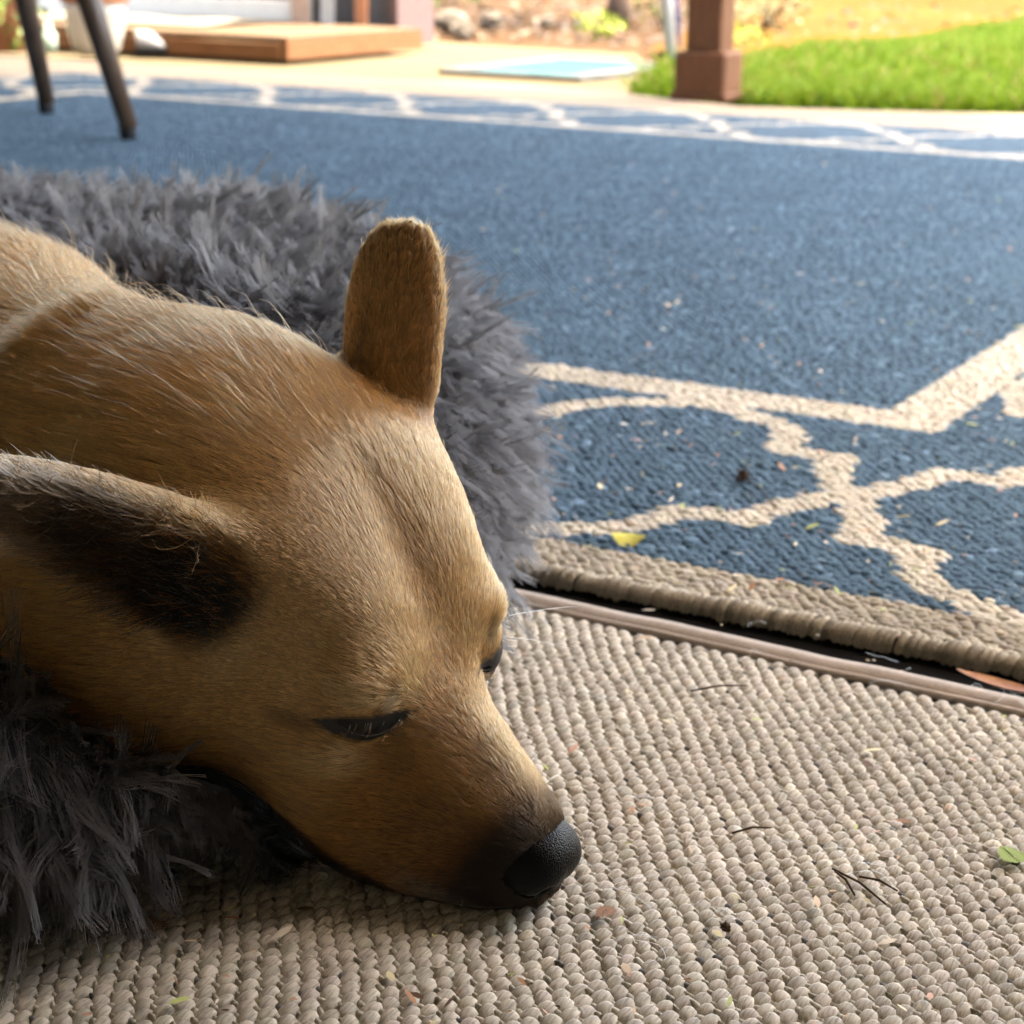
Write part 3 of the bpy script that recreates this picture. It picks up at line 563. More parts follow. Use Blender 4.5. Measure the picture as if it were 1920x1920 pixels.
# head cross-sections, rear to front: y, then half-profile points (x, z) from crown to throat (cm)
SECT = [
 (-20.0, [(0, -.6), (1.2, -.9), (1.8, -2), (1.9, -3.4), (1.2, -4.5), (0, -4.8)]),
 (-16.5, [(0, 1.8), (2.6, 1.2), (4.2, -.9), (4.4, -4), (3.0, -6.4), (0, -7)]),
 (-13.5, [(0, 3.0), (3.4, 2.4), (5.3, 0), (5.5, -4), (3.5, -7.5), (0, -8)]),
 (-10.0, [(0, 3.9), (4.2, 3.3), (6.4, .6), (6.3, -3.8), (3.8, -7.4), (0, -8)]),
 (-6.5, [(0, 5.0), (4.4, 4.5), (6.5, .4), (6.6, -4.3), (4.2, -8.0), (0, -8.6)]),
 (-3.5, [(0, 4.0), (4.1, 3.7), (6.2, -.3), (6.2, -4.6), (4.3, -8.4), (0, -9.1)]),
 (-1.0, [(0, 2.3), (3.2, 2.4), (5.0, -1.2), (5.5, -5.4), (4.1, -8.7), (0, -9.4)]),
 (.6, [(0, .7), (2.0, .7), (3.9, -2.2), (5.0, -6.2), (3.9, -9.2), (0, -9.8)]),
 (2.2, [(0, -.3), (1.6, -.8), (3.1, -3.3), (4.6, -6.9), (3.7, -9.4), (0, -9.9)]),
 (4.3, [(0, -1.0), (1.4, -1.6), (2.8, -3.8), (3.8, -6.6), (3.2, -8.9), (0, -9.3)]),
 (6.5, [(0, -1.7), (1.3, -2.2), (2.45, -4), (3.0, -5.9), (2.5, -8.0), (0, -8.4)]),
 (8.3, [(0, -2.4), (1.1, -2.8), (1.9, -4), (2.1, -5.2), (1.7, -7.0), (0, -7.4)]),
 (9.4, [(0, -3.4), (.6, -3.6), (1.0, -4.2), (1.1, -4.9), (.9, -6.0), (0, -6.3)]),
]
def _cr(t, x, y):                                        # smooth interpolation through (x, y) rows at t
    x = np.asarray(x, float); y = np.asarray(y, float); d = np.gradient(y, x, axis=0)
    i = np.clip(np.searchsorted(x, t) - 1, 0, len(x) - 2); h = (x[i + 1] - x[i]); u = (t - x[i]) / h
    sh = (-1,) + (1,) * (y.ndim - 1); u = u.reshape(sh); h = h.reshape(sh)
    return (2*u**3-3*u**2+1)*y[i] + (u**3-2*u**2+u)*h*d[i] + (-2*u**3+3*u**2)*y[i+1] + (u**3-u**2)*h*d[i+1]
def _head_table():
    ys = np.array([s_[0] for s_ in SECT]); zc = np.array([(s_[1][0][1] + s_[1][-1][1]) / 2 for s_ in SECT])
    ths = np.linspace(0, np.pi, 49); rows = []
    for (y, pts), c in zip(SECT, zc):
        P = np.array(pts, float); P[:, 1] -= c
        full = np.concatenate([(P * [-1, 1])[1:3][::-1], P, (P * [-1, 1])[-3:-1][::-1]])
        th = np.arctan2(full[:, 0], full[:, 1]); r = np.hypot(full[:, 0], full[:, 1]); th[-2:] += 2 * np.pi
        rows.append(_cr(ths, th, r))
    yy = np.linspace(ys[0], ys[-1], 128)
    return yy, _cr(yy, ys, np.array(rows)), _cr(yy, ys, zc)
HY, HR, HZ = _head_table()
def loft_sdf(p):
    t = np.clip((p[..., 1] - HY[0]) / (HY[1] - HY[0]), 0, len(HY) - 1.001); i = t.astype(int); u = t - i
    zc = HZ[i] * (1 - u) + HZ[i + 1] * u
    x = np.abs(p[..., 0]); z = p[..., 2] - zc
    a = np.arctan2(x, z) / np.pi * 48; j = np.clip(a.astype(int), 0, 47); v = a - j
    r = (HR[i, j] * (1 - v) + HR[i, j + 1] * v) * (1 - u) + (HR[i + 1, j] * (1 - v) + HR[i + 1, j + 1] * v) * u
    d = (np.hypot(x, z) - r) * .9
    over = np.maximum(HY[0] - p[..., 1], p[..., 1] - HY[-1])
    return np.where(over > 0, np.sqrt(np.maximum(d, 0) ** 2 + over ** 2), d)
EYE = np.array([2.90, -.15, -1.36]); EYE_L = np.array([-3.05, .35, -1.25])
_ou = np.array([.786, -.59, -.185]); _ou /= np.linalg.norm(_ou); _ow = np.array([.70, .62, .36]); _ow -= _ou * (_ow @ _ou); _ow /= np.linalg.norm(_ow); _ov = np.cross(_ow, _ou); _ov = _ov if _ov[2] > 0 else -_ov
EYEF = np.stack([_ou, _ov, _ow], 1)                      # columns: along the lids (outwards), up, out of the head
def head_sdf(p):
    q = p.copy(); q[..., 0] = np.abs(q[..., 0])
    d = loft_sdf(p)
    d = smin(d, ell(q, (3.3, -.6, .5), (1.6, 1.5, 1.1)), 1.4)                 # brow
    d = smin(d, ell(q, (4.5, -1.8, -2.6), (1.2, 2.4, .9)), 2.0)                # cheekbone under the eye
    d = smin(d, ell(q, (4.2, -8.5, -5.3), (2.8, 4.2, 3.1)), 1.6)                # jowl and throat ruff
    d = smax(d, -cone(q, (0, -6, 6.15), (0, .3, 2.65), .4, .7), 1.4)                # furrow
    d = smax(d, -ell(q, (4.0, 1.5, -1.2), (1.1, 1.0, .6)), .9)                     # inner eye corner hollow
    c_ = np.where(p[..., :1] > 0, q - EYE, q - EYE_L * [-1, 1, 1]) @ EYEF                                                             # lid opening
    d = smax(d, -ell(c_, (0, -.42, 1.55), (1.75, .62, .55)), .25); d = smin(d, np.linalg.norm(c_, axis=-1) - 1.52, .35)
    return d
EARR = dict(base=(5.3, -5.5, 1.6), axis=(6.2, -7.6, 2.1), face=(.75, .6, .3), L=11.5, W=3.1, T=1.8, taper=.55)
EARL = dict(base=(-5.3, -8.3, 2.6), axis=(-3.7, -4.9, 4.7), face=(-.9, .2, -.4), L=9.0, W=2.55, T=1.05, crease=True)
def dog_sdf(pw):
    p = w2h(pw)
    d = head_sdf(p)
    d = d * (HS / 100.)
    neck = cone(pw, (-.1306, .8203, .1440), (-.2822, .9614, .1283), .0720, .1080)
    d = smin(d, neck, .06)
    for e, k_ in ((EARR, .9), (EARL, .8)): d = smin(d, ear_sdf(p, **e) * (HS / 100.), k_ / 100.)
    d = smin(d, cone(pw, (-.155, .775, .100), (-.275, .900, .095), .042, .072), .03)       # throat
    d = smin(d, ell(pw, (-.3553, 1.045, .1231), (.136, .146, .110)), .09)                  # shoulders
    d = smin(d, ell(pw, (-.606, 1.254, .149), (.25, .21, .136)), .08)                  # rib cage
    d = smin(d, ell(pw, (-.836, 1.19, .139), (.157, .167, .125)), .06)                  # haunch
    return d
def surface_nets(f, lo, hi, h):
    lo = np.asarray(lo, float); n = np.ceil((np.asarray(hi) - lo) / h).astype(int) + 1
    ax = [lo[i] + h * np.arange(n[i]) for i in range(3)]
    V = np.empty(n, np.float32)
    C_ = 5; nc = (n + C_ - 1) // C_                       # coarse blocks first, fine samples only near the surface
    cx = [lo[i] + h * (C_ * np.arange(nc[i]) + (C_ - 1) / 2) for i in range(3)]
    co = f(np.stack(np.meshgrid(*cx, indexing='ij'), -1))
    up = co
    for i in range(3): up = np.repeat(up, C_, i)
    V[:] = up[:n[0], :n[1], :n[2]]
    I = np.argwhere(np.abs(V) < C_ * h * 1.6)
    for i0 in range(0, len(I), 400000): J = I[i0:i0 + 400000]; V[tuple(J.T)] = f(lo + J * h)
    s = V < 0
    c = [(i, j, k) for i in (0, 1) for j in (0, 1) for k in (0, 1)]
    m = n - 1
    cnt = sum(s[i:i + m[0], j:j + m[1], k:k + m[2]].astype(np.int8) for i, j, k in c)
    cell = (cnt > 0) & (cnt < 8); idx = -np.ones(m, int); I = np.argwhere(cell); idx[cell] = np.arange(len(I))
    acc = np.zeros((len(I), 3)); w = np.zeros(len(I))
    for a in c:
        for d in range(3):
            if a[d]: continue
            b = list(a); b[d] = 1
            va = V[tuple((I + a).T)]; vb = V[tuple((I + b).T)]
            x = (va < 0) != (vb < 0)
            t = np.where(x, va / np.where(x, va - vb, 1), 0)
            pt = np.array(a, float) + np.outer(t, np.array(b) - np.array(a))
            acc += pt * x[:, None]; w += x
    P = lo + (I + acc / w[:, None]) * h
    quads = []
    for d in range(3):
        u, v = [(1, 2), (2, 0), (0, 1)][d]
        sl = [slice(1, None)] * 3; a = s.copy()
        e = np.take(s, range(n[d] - 1), d) != np.take(s, range(1, n[d]), d)
        E = np.argwhere(e); E = E[(E[:, u] > 0) & (E[:, v] > 0) & (E[:, u] < m[u]) & (E[:, v] < m[v])]
        du = np.zeros(3, int); du[u] = 1; dv = np.zeros(3, int); dv[v] = 1
        q = np.stack([idx[tuple((E - du - dv).T)], idx[tuple((E - dv).T)], idx[tuple(E.T)], idx[tuple((E - du).T)]], 1)
        inside = s[tuple(E.T)]
        q[~inside] = q[~inside][:, ::-1]
        quads.append(q)
    return P, np.concatenate(quads)
def sdf_grad(f, P, e=.0008):
    g = np.stack([f(P + e * np.eye(3)[i]) - f(P - e * np.eye(3)[i]) for i in range(3)], -1)
    return g / (np.linalg.norm(g, axis=-1, keepdims=True) + 1e-12)
# ---------------------------------------------------------------- dog: mesh, nose, eyes, coat
dog = empty('dog', (-.45, 1.05, .06)); tag(dog, 'tan dog lying in the grey bed with its chin on the rug', 'dog')
DP, DQ = surface_nets(dog_sdf, (-1.02, .52, -.01), (.09, 1.42, .36), .0032)
for _ in range(2): DP = DP - np.clip(dog_sdf(DP), -.004, .004)[:, None] * sdf_grad(dog_sdf, DP)
DN = sdf_grad(dog_sdf, DP, .0022); DP[:, 2] = np.maximum(DP[:, 2], .0008)
DH = w2h(DP)
def ball(h, c, r): return 1 - sstep(np.linalg.norm((h - np.asarray(c, float)) / np.asarray(r, float), axis=-1), .6, 1.25)
def ear_local(h, e):
    fr = frame(e['axis'], e['face']); q = (h - np.asarray(e['base'], float)) @ fr; k = e.get('taper', 0.) * np.clip(q[:, 1] / e['L'], 0, 1); q[:, 0] /= 1 - k; q[:, 2] /= 1 - .5 * k; return q
def eye_uv(h, side=1):
    """almond coordinates round an eye: u along the lid line (inner to outer), v up, both ~1 at the rim"""
    c = EYE if side > 0 else EYE_L; q = (h - c) * [side, 1, 1]
    ou = EYEF[:, 0].copy(); outw = EYEF[:, 2]; vv = EYEF[:, 1]
    return q @ ou, q @ vv, q @ outw
def almond(h):
    best = np.full(h.shape[:-1], 9.)
    for sd_ in (1, -1):
        u, v, w = eye_uv(h, sd_); k = np.clip(1 - (u / 1.95) ** 2, 0, 1); lowv = -.84 * k; topv = .10 + .14 * k
        mid = (lowv + topv) / 2; hv = (topv - lowv) / 2 + .02
        d = np.maximum(np.abs(v - mid) / hv, np.abs(u) / 1.95); d = np.where(w > -.6, d, 9); best = np.minimum(best, d)
    return best
LIGHT, TAN, GINGER, BROWN, BLACK, GREY = [np.array(c) for c in ((.88, .56, .235), (.71, .365, .112), (.52, .21, .053), (.16, .07, .028), (.0045, .0037, .0032), (.34, .30, .25))]
PATCH = (7.6, -7.4, .2); EARIN = np.zeros(600000)
def coat(h, pw, nrm):
    """hair colour, length (cm), flow direction (head space) and lift at points on the skin"""
    x, y, z = h[..., 0], h[..., 1], h[..., 2]; ax = np.abs(x)
    N = len(h); col = np.tile(TAN, (N, 1)); L = np.full(N, 1.1)
    def mixc(c, w): nonlocal col; col = col * (1 - w[:, None]) + c * w[:, None]
    mot = vnoise(h, .35, 5, 1)[:, 0]; mixc(LIGHT, np.clip(.22 + .25 * mot, 0, .6)); mixc(GINGER, np.clip(.14 - .30 * vnoise(h, .22, 6, 1)[:, 0], 0, .35))
    # lengths
    muz = sstep(y, .2, 3.0); back = sstep(-y, 6, 13); ch = sstep(-z, 2.5, 6.5) * sstep(-y, -1, 4)
    L = .92 - .34 * muz - .14 * sstep(y, 6, 8.5) + 1.55 * back + .45 * ch
    # flow: back over the head, fanning outwards, down the cheeks
    sx = np.sign(x) * sstep(ax, 0, 1.5)
    D = np.stack([sx * (.12 + .45 * sstep(ax, 1.5, 6.5) * (1 - muz) + .30 * muz), np.full(N, -1.), -.10 - .55 * sstep(ax, 4.5, 7.0) * sstep(2 - z, 0, 4) * (1 - .6 * muz) - .5 * muz * sstep(-z, 2.5, 5)], -1)
    whirl = sstep(z, .5, 2.5) * (1 - sstep(-y, -1, 2)) * (1 - sstep(y, .5, 2)); D[:, 0] += sx * .4 * whirl
    # neck and body flow in world space
    nw = np.array([-.70, .70, -.05]); nh = nw @ HM; bw = sstep(-y, 10, 17); D = D * (1 - bw[:, None]) + (nh + np.array([0, 0, -.35]) * sstep(-z, -2, 6)[:, None]) * bw[:, None]
    body = sstep(-y, 26, 36); D = D * (1 - body[:, None]) + (np.array([-.85, .25, -.35]) @ HM) * body[:, None]
    # colours
    mixc(GINGER, .55 * muz * sstep(-z, 1.2, 3.0)); mixc(BROWN, .45 * sstep(y, 3, 7.5)); mixc(LIGHT, .12 * muz * (1 - sstep(-z, .6, 2.0)) * (1 - sstep(y, 4, 6.5)))
    mixc(GINGER, .6 * sstep(y, .8, 2.5)); mixc(BROWN, .40 * sstep(y, 2.2, 5.0) * sstep(-z, 1.6, 3.2)); mixc(BLACK, .35 * sstep(y + .4 * mot, 5.0, 7.0) * sstep(-z, 1.9, 3.4)); mixc(BLACK, .93 * sstep(y + .3 * mot, 6.2, 7.5) * (1 - sstep(-z, 6.3, 7.3)))
    mixc(BROWN, .45 * ball(h, (0, 6.2, -1.6), (1.0, 3.2, 1.0)))
    mixc(GREY, .45 * sstep(y, 4.5, 6.5) * sstep(-z, 5.6, 6.4)); mixc(BLACK, .9 * ball(np.stack([ax, y, z], -1), (4.3, 1.6, -8.4), (1.6, 2.4, 1.0))); mixc(BLACK, .85 * ball(np.stack([ax, y, z], -1), (3.5, 4.4, -8.4), (1.6, 3.0, .9)))
    hm = np.stack([ax, y, z], -1)
    mixc(GINGER, .45 * np.exp(-(x / .9) ** 2) * sstep(-y, 0, 2) * (1 - sstep(-y, 6, 9)) * sstep(z, 0, 1))             # furrow line
    mixc(GINGER, .6 * ball(hm, (0, 1.5, .0), (1.3, 2.6, 1.2)))
    mixc(LIGHT, .75 * ball(hm, (4.7, .2, .7), (1.3, 1.2, .8))); mixc(LIGHT, .5 * ball(hm, (4.6, .9, -2.9), (1.5, 1.8, .9)))
    mixc(LIGHT, .6 * ball(hm, (1.9, .6, .7), (.7, 1.0, .8)))
    mixc(BLACK, .65 * ball(hm, (3.05, 1.0, .35), (.55, .6, .85)))                                                      # dark brow tuft
    mixc(BROWN, .55 * ball(hm, (5.6, -1.2, -1.5), (1.3, 1.3, .35))); mixc(BROWN, .35 * ball(hm, (2.7, 2.2, -2.2), (.6, 1.4, 1.1)))                                                        # tear line
    mixc(LIGHT, .6 * ball(hm, (6.9, -4.6, .6), (1.0, 1.2, 2.4)))
    al = almond(h); mixc(BLACK, 1 - sstep(al, 1.0, 1.28)); L = np.where(al < 1.3, L * .45, L)
    # ears
    lift = .17 + .07 * back + .20 * muz
    for e, right in ((EARR, True), (EARL, False)):
        q = ear_local(h, e); d = ear_sdf(h, **e); w = (1 - sstep(d, .25, .9)) * sstep(q[:, 1], .4 if right else 1.2, 2.6); fr = frame(e['axis'], e['face'])
        rimd = (np.abs(q[:, 0] / e['W']) ** 2.7 + np.abs((q[:, 1] - e['L'] * .45) / (e['L'] * .57)) ** 2.7) ** (1 / 2.7)
        inner = blade(q, (0, e['L'] * .48, e['T'] * .62), (e['W'] * .85, e['L'] * .54, e['T'] * 1.02)); ins = (1 - sstep(inner, .02, .18)) * (d < 2.5) * sstep(nrm @ fr[:, 2], .0, .35)
        rim = sstep(rimd, .80, .97); ins = ins * (1 - .9 * sstep(rimd, .72, .90))
        dirE = fr[:, 1][None] + .35 * np.sign(q[:, 0])[:, None] * fr[:, 0][None] * sstep(np.abs(q[:, 0]), .5, 2)[:, None] + fr[:, 2][None] * (.35 * ins)[:, None]
        D = D * (1 - w[:, None]) + dirE * w[:, None]; L = L * (1 - w) + w * (.42 + .0 * rim + 1.2 * ins)
        L = L * (1 - (1 - w) * .62 * (1 - sstep(d, .3, 3.2)))
        if right:
            mixc(LIGHT, w * (.7 * (1 - ins))); mixc(BLACK, ins * (.95 - .55 * sstep(q[:, 1], 6.5, 10))); mixc(GREY, ins * .5 * sstep(q[:, 1], 5.5, 10) * (q[:, 0] < 3))
            mixc(GINGER, .6 * ins * sstep(q[:, 0], .3, 2.4) * (1 - sstep(q[:, 1], 2, 5)))
        else:
            mixc(GINGER, w * .5); mixc(BROWN, w * .45 * sstep(q[:, 1], 6.0, 9)); mixc(BROWN, w * .7 * np.exp(-((q[:, 0] - .9) / .35) ** 2) * (1 - sstep(q[:, 1], 3.5, 6.5)))
        lift = lift + .16 * w * ins + .05 * w * rim
        if right: mixc(BLACK, .93 * ball(q, (-1.0, 1.7, .7), (2.3, 1.9, 1.5))); wr_ = np.random.default_rng(2).random(N); ins = np.maximum(ins, ball(q, (-1.0, 1.7, .7), (2.3, 1.9, 1.5)) * .8); mixc(GREY, .85 * ins * (wr_ < .09) * sstep(q[:, 1], .5, 2)); mixc(GINGER, .9 * ins * (wr_ > .84) * (.35 + .65 * (1 - sstep(q[:, 1], 1.5, 4.5)))); EARIN[:N] = np.maximum(EARIN[:N], ins)
    return col, L, D, lift
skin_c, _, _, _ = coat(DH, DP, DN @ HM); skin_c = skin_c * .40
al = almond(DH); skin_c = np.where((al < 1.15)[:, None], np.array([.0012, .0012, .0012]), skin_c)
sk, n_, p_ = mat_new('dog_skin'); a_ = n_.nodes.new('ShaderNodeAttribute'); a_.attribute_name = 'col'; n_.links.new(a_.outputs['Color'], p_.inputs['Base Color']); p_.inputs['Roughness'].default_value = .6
DOGINV = Matrix.Translation(dog.location).inverted()
def dchild(o): o.parent = dog; o.matrix_parent_inverse = DOGINV; return o
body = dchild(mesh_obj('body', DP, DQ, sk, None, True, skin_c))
# hair roots
def sample_faces(P, Q, w, n, r):
    A, B, C_, D_ = (P[Q[:, i]] for i in range(4)); ar = .5 * np.linalg.norm(np.cross(C_ - A, D_ - B), axis=1) * w; cp = np.cumsum(ar)
    f = np.searchsorted(cp, r.random(n) * cp[-1]); u, v = r.random(n), r.random(n); k = ((1 - u) * (1 - v), u * (1 - v), u * v, (1 - u) * v)
    wt = np.stack(k, 1); return f, wt
FH = DH[DQ].mean(1); FN = DN[DQ].mean(1); FPw = DP[DQ].mean(1); tocam = CAM - FPw; tocam /= np.linalg.norm(tocam, axis=1, keepdims=True)
wd = np.where(FH[:, 1] < -30, .10, 1.) * np.where((FN * tocam).sum(1) < -.35, .35, 1.) * (1 + 1.6 * sstep(FH[:, 1], 0, 4)) * (FPw[:, 2] > .004)
wd = wd * np.where(FPw[:, 0] < -.40, .35, 1.)
NH = 560000; r = np.random.default_rng(4); f, wt = sample_faces(DP, DQ, wd, NH, r)
RP = (DP[DQ[f]] * wt[..., None]).sum(1); RN = (DN[DQ[f]] * wt[..., None]).sum(1); RN /= np.linalg.norm(RN, axis=1, keepdims=True); RH = w2h(RP)
alm = almond(RH); nosed = np.linalg.norm((RH - [0, 8.6, -4.0]) / [2.0, 1.5, 1.55], axis=1)
keep = (alm > 1.0) & (nosed > .90); RP, RN, RH = RP[keep], RN[keep], RH[keep]
EARIN[:] = 0; colr, Ln, Dh, lift = coat(RH, RP, RN @ HM); EI = EARIN[:len(RP)].copy(); Dw = Dh @ HM.T; NH = len(RP)
Dw = Dw + .12 * vnoise(RP, 60, 12) + .05 * vnoise(RP, 160, 13) + .05 * r.normal(size=(NH, 3))
Tn = Dw - RN * (Dw * RN).sum(1, keepdims=True); Tn /= np.linalg.norm(Tn, axis=1, keepdims=True) + 1e-9
Dw_ = r.normal(size=(NH, 3)); Tn = Tn + EI[:, None] * .35 * Dw_; Tn /= np.linalg.norm(Tn, axis=1, keepdims=True); Ln = Ln * (.65 + .55 * r.random(NH)) * (1 + .5 * EI) / 100.; lift = np.clip(lift * (.7 + .7 * r.random(NH)), .12, .7)
stray = r.random(NH) < .005; lift = np.where(stray, lift + .35, lift); Ln = np.where(stray, Ln * 1.35, Ln)
# soft clumping: tips of neighbouring hairs drift together
lv = (RH[:, 1] < -9).astype(np.int64) + (RH[:, 1] < -4) + 3 * (EI > .3); cell = np.where(lv % 3 == 0, .0030, np.where(lv % 3 == 1, .0042, .0058)); key = np.floor((RP + .0022 * vnoise(RP, 220, 15)) / cell[:, None]).astype(np.int64) + 2000
kid = ((key[:, 0] * 4096 + key[:, 1]) * 4096 + key[:, 2]) * 8 + lv; _, inv = np.unique(kid, return_inverse=True)
cnt = np.bincount(inv); cen = np.stack([np.bincount(inv, RP[:, i]) / cnt for i in range(3)], 1)[inv]; cT = np.stack([np.bincount(inv, Tn[:, i]) / cnt for i in range(3)], 1)[inv]
cl = np.random.default_rng(3).random(len(cnt))[inv]; far = np.linalg.norm(cen - RP, axis=1) > .006; cen[far] = RP[far]; bad = (cT * Tn).sum(1) < .3; cT[bad] = Tn[bad]; cen[bad] = RP[bad]
K = 6; tt = np.linspace(0, 1, K); P = np.empty((NH, K, 3))
for k, t in enumerate(tt):
    P[:, k] = RP - RN * .0002 + Tn * (Ln * t)[:, None] + RN * (Ln * lift * (t - .62 * t * t) * 1.25)[:, None]
    tip = cen + cT * (Ln * t)[:, None] + RN * (Ln * lift * (t - .62 * t * t) * 1.25)[:, None]
    g = np.minimum(.8, (.08 + .30 * cl) * (1 + .9 * sstep(-RH[:, 1], 5, 11))) * t ** 1.4; P[:, k] = P[:, k] * (1 - g[:, None]) + tip * g[:, None]
    P[:, k] += vnoise(RP + t * .01, 500, 17) * (Ln * .05 * t)[:, None]
P[..., 2] = np.maximum(P[..., 2], .0015)
rad = .000075 * (1 + .7 * EI[:, None]) * (.8 + .5 * r.random((NH, 1))) * (1 + .25 * sstep(-RH[:, 1:2], 4, 14)); Rr = rad * np.array([1, 1, .95, .85, .62, .15])[None]
v = r.random((NH, 1)); C = colr * (.62 + .62 * v) * (1 + .26 * (cl[:, None] - .5)); C = np.where(r.random((NH, 1)) < .08, C * .5, C); C = np.clip(np.where(r.random((NH, 1)) < .12, C * 1.2 + .03 * (C > .1), C), .0015, .85)
spk = (r.random((NH, 1)) < .22 * sstep(RH[:, 1:2], 1.5, 4.5) * sstep(-RH[:, 2:3], 2.0, 4.0)); C = np.where(spk, C * .3, C)
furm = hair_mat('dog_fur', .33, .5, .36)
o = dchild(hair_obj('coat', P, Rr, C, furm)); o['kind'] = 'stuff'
# whiskers, brow hairs, lashes
wh = []
def wpt(h): return h2w(h)
for (h0, d, L_) in (((-3.3, 1.2, 1.6), (-.9, .5, .25), 3.2), ((-3.2, 1.5, .6), (-.9, .6, -.1), 3.6), ((3.1, 1.0, 1.2), (.1, .75, .6), 1.6), ((2.4, 6.4, -4.6), (.8, -.1, -.3), 3.5), ((2.6, 5.6, -5.0), (.9, -.3, -.35), 4.0), ((2.7, 5.0, -5.6), (.9, -.4, -.5), 3.6), ((-2.4, 6.2, -4.4), (-.9, 0, -.2), 3.6), ((-2.6, 5.4, -4.8), (-.9, -.2, -.3), 4.0), ((2.1, 7.2, -5.6), (.6, .4, -.6), 2.6), ((.6, 8.4, -6.1), (.5, .8, -.1), 2.4)):
    a = np.array(h0); d = np.array(d) / np.linalg.norm(d); wh.append([wpt(a + d * L_ * t + np.array([0, 0, -.35]) * L_ * .3 * t * t) for t in np.linspace(0, 1, 6)])
wh = np.array(wh); wh[..., 2] = np.maximum(wh[..., 2], .002); o = dchild(hair_obj('whiskers', wh, np.tile(np.array([.00016, .00015, .00013, .0001, .00007, .00002]), (len(wh), 1)), np.array([(.75, .70, .62), (.05, .04, .03), (.7, .66, .58), (.02, .02, .02), (.03, .02, .02), (.02, .02, .02), (.6, .56, .5), (.6, .56, .5), (.5, .45, .4), (.55, .5, .46)]), hair_mat('whisker_hair', .25)))
ls = []; q_ = np.random.default_rng(6)
for side, nl in ((1, 11), (-1, 7)):
    c = EYE if side > 0 else EYE_L; fr = EYEF.T * [side, 1, 1]
    for i in range(nl):
        u = -1.2 + 2.3 * q_.random(); a = c + u * fr[0] + (.16 + .05 * q_.random()) * fr[1] + 1.72 * fr[2]; d = -.55 * fr[1] + (.25 + .3 * q_.random()) * fr[2] + (.15 + .35 * q_.random()) * fr[0] * 1.; L_ = .35 + .55 * q_.random()
        ls.append([h2w(a + d * L_ * t + fr[2] * .12 * math.sin(3 * t)) for t in np.linspace(0, 1, 6)])
ls = np.array(ls); kk = q_.random((len(ls), 1)); o = dchild(hair_obj('eyelashes', ls, np.tile(np.array([.00012, .00012, .0001, .00008, .00006, .00002]), (len(ls), 1)), np.where(kk < .6, TAN * .45, BROWN * .25), hair_mat('lash_hair', .3)))
# nose leather
NC = np.array([0, 8.35, -4.05])
def nose_sdf(pw):
    p = (w2h(pw) - NC) / .98 + NC; q = p.copy(); q[..., 0] = np.abs(q[..., 0])
    d = ell(q, (0, 8.45, -3.65), (1.75, 1.45, 1.25)); d = smin(d, ell(q, (.75, 8.9, -4.1), (1.15, 1.05, 1.05)), .5); d = smin(d, ell(q, (1.2, 8.1, -4.2), (.85, 1.0, .95)), .4)
    d = smin(d, ell(q, (0, 8.9, -5.1), (.75, .75, .7)), .4)
    d = smax(d, -ell(q, (1.0, 9.75, -4.2), (.38, .75, .42)), .18); d = smax(d, -cone(q, (1.35, 9.4, -4.3), (1.95, 8.4, -4.75), .26, .10), .15); d = smax(d, -cone(q, (0, 10.15, -3.9), (0, 9.6, -5.8), .10, .10), .22)
    return d * (.98 * HS / 100.)
nP, nQ = surface_nets(nose_sdf, h2w((0, 8.6, -4.1)) - .038, h2w((0, 8.6, -4.1)) + .038, .0012)
nP = nP - nose_sdf(nP)[:, None] * sdf_grad(nose_sdf, nP, .0004); nP[:, 2] = np.maximum(nP[:, 2], .001)
nm, n_, p_ = mat_new('nose_leather'); vo = nd(n_, 'ShaderNodeTexVoronoi', Scale=1300.); tc = n_.nodes.new('ShaderNodeTexCoord'); n_.links.new(tc.outputs['Object'], vo.inputs['Vector'])
n_.links.new(ramp(n_, vo.outputs['Distance'], [(.0, (.004, .0038, .004)), (.6, (.0012, .0012, .0012))]), p_.inputs['Base Color']); p_.inputs['Roughness'].default_value = .34; p_.inputs['Specular IOR Level'].default_value = .12
inv_ = n_.nodes.new('ShaderNodeMath'); inv_.operation = 'SUBTRACT'; inv_.inputs[0].default_value = 1.; n_.links.new(vo.outputs['Distance'], inv_.inputs[1]); bump(n_, p_, inv_.outputs[0], .5, .0006)
dchild(mesh_obj('nose', nP, nQ, nm))
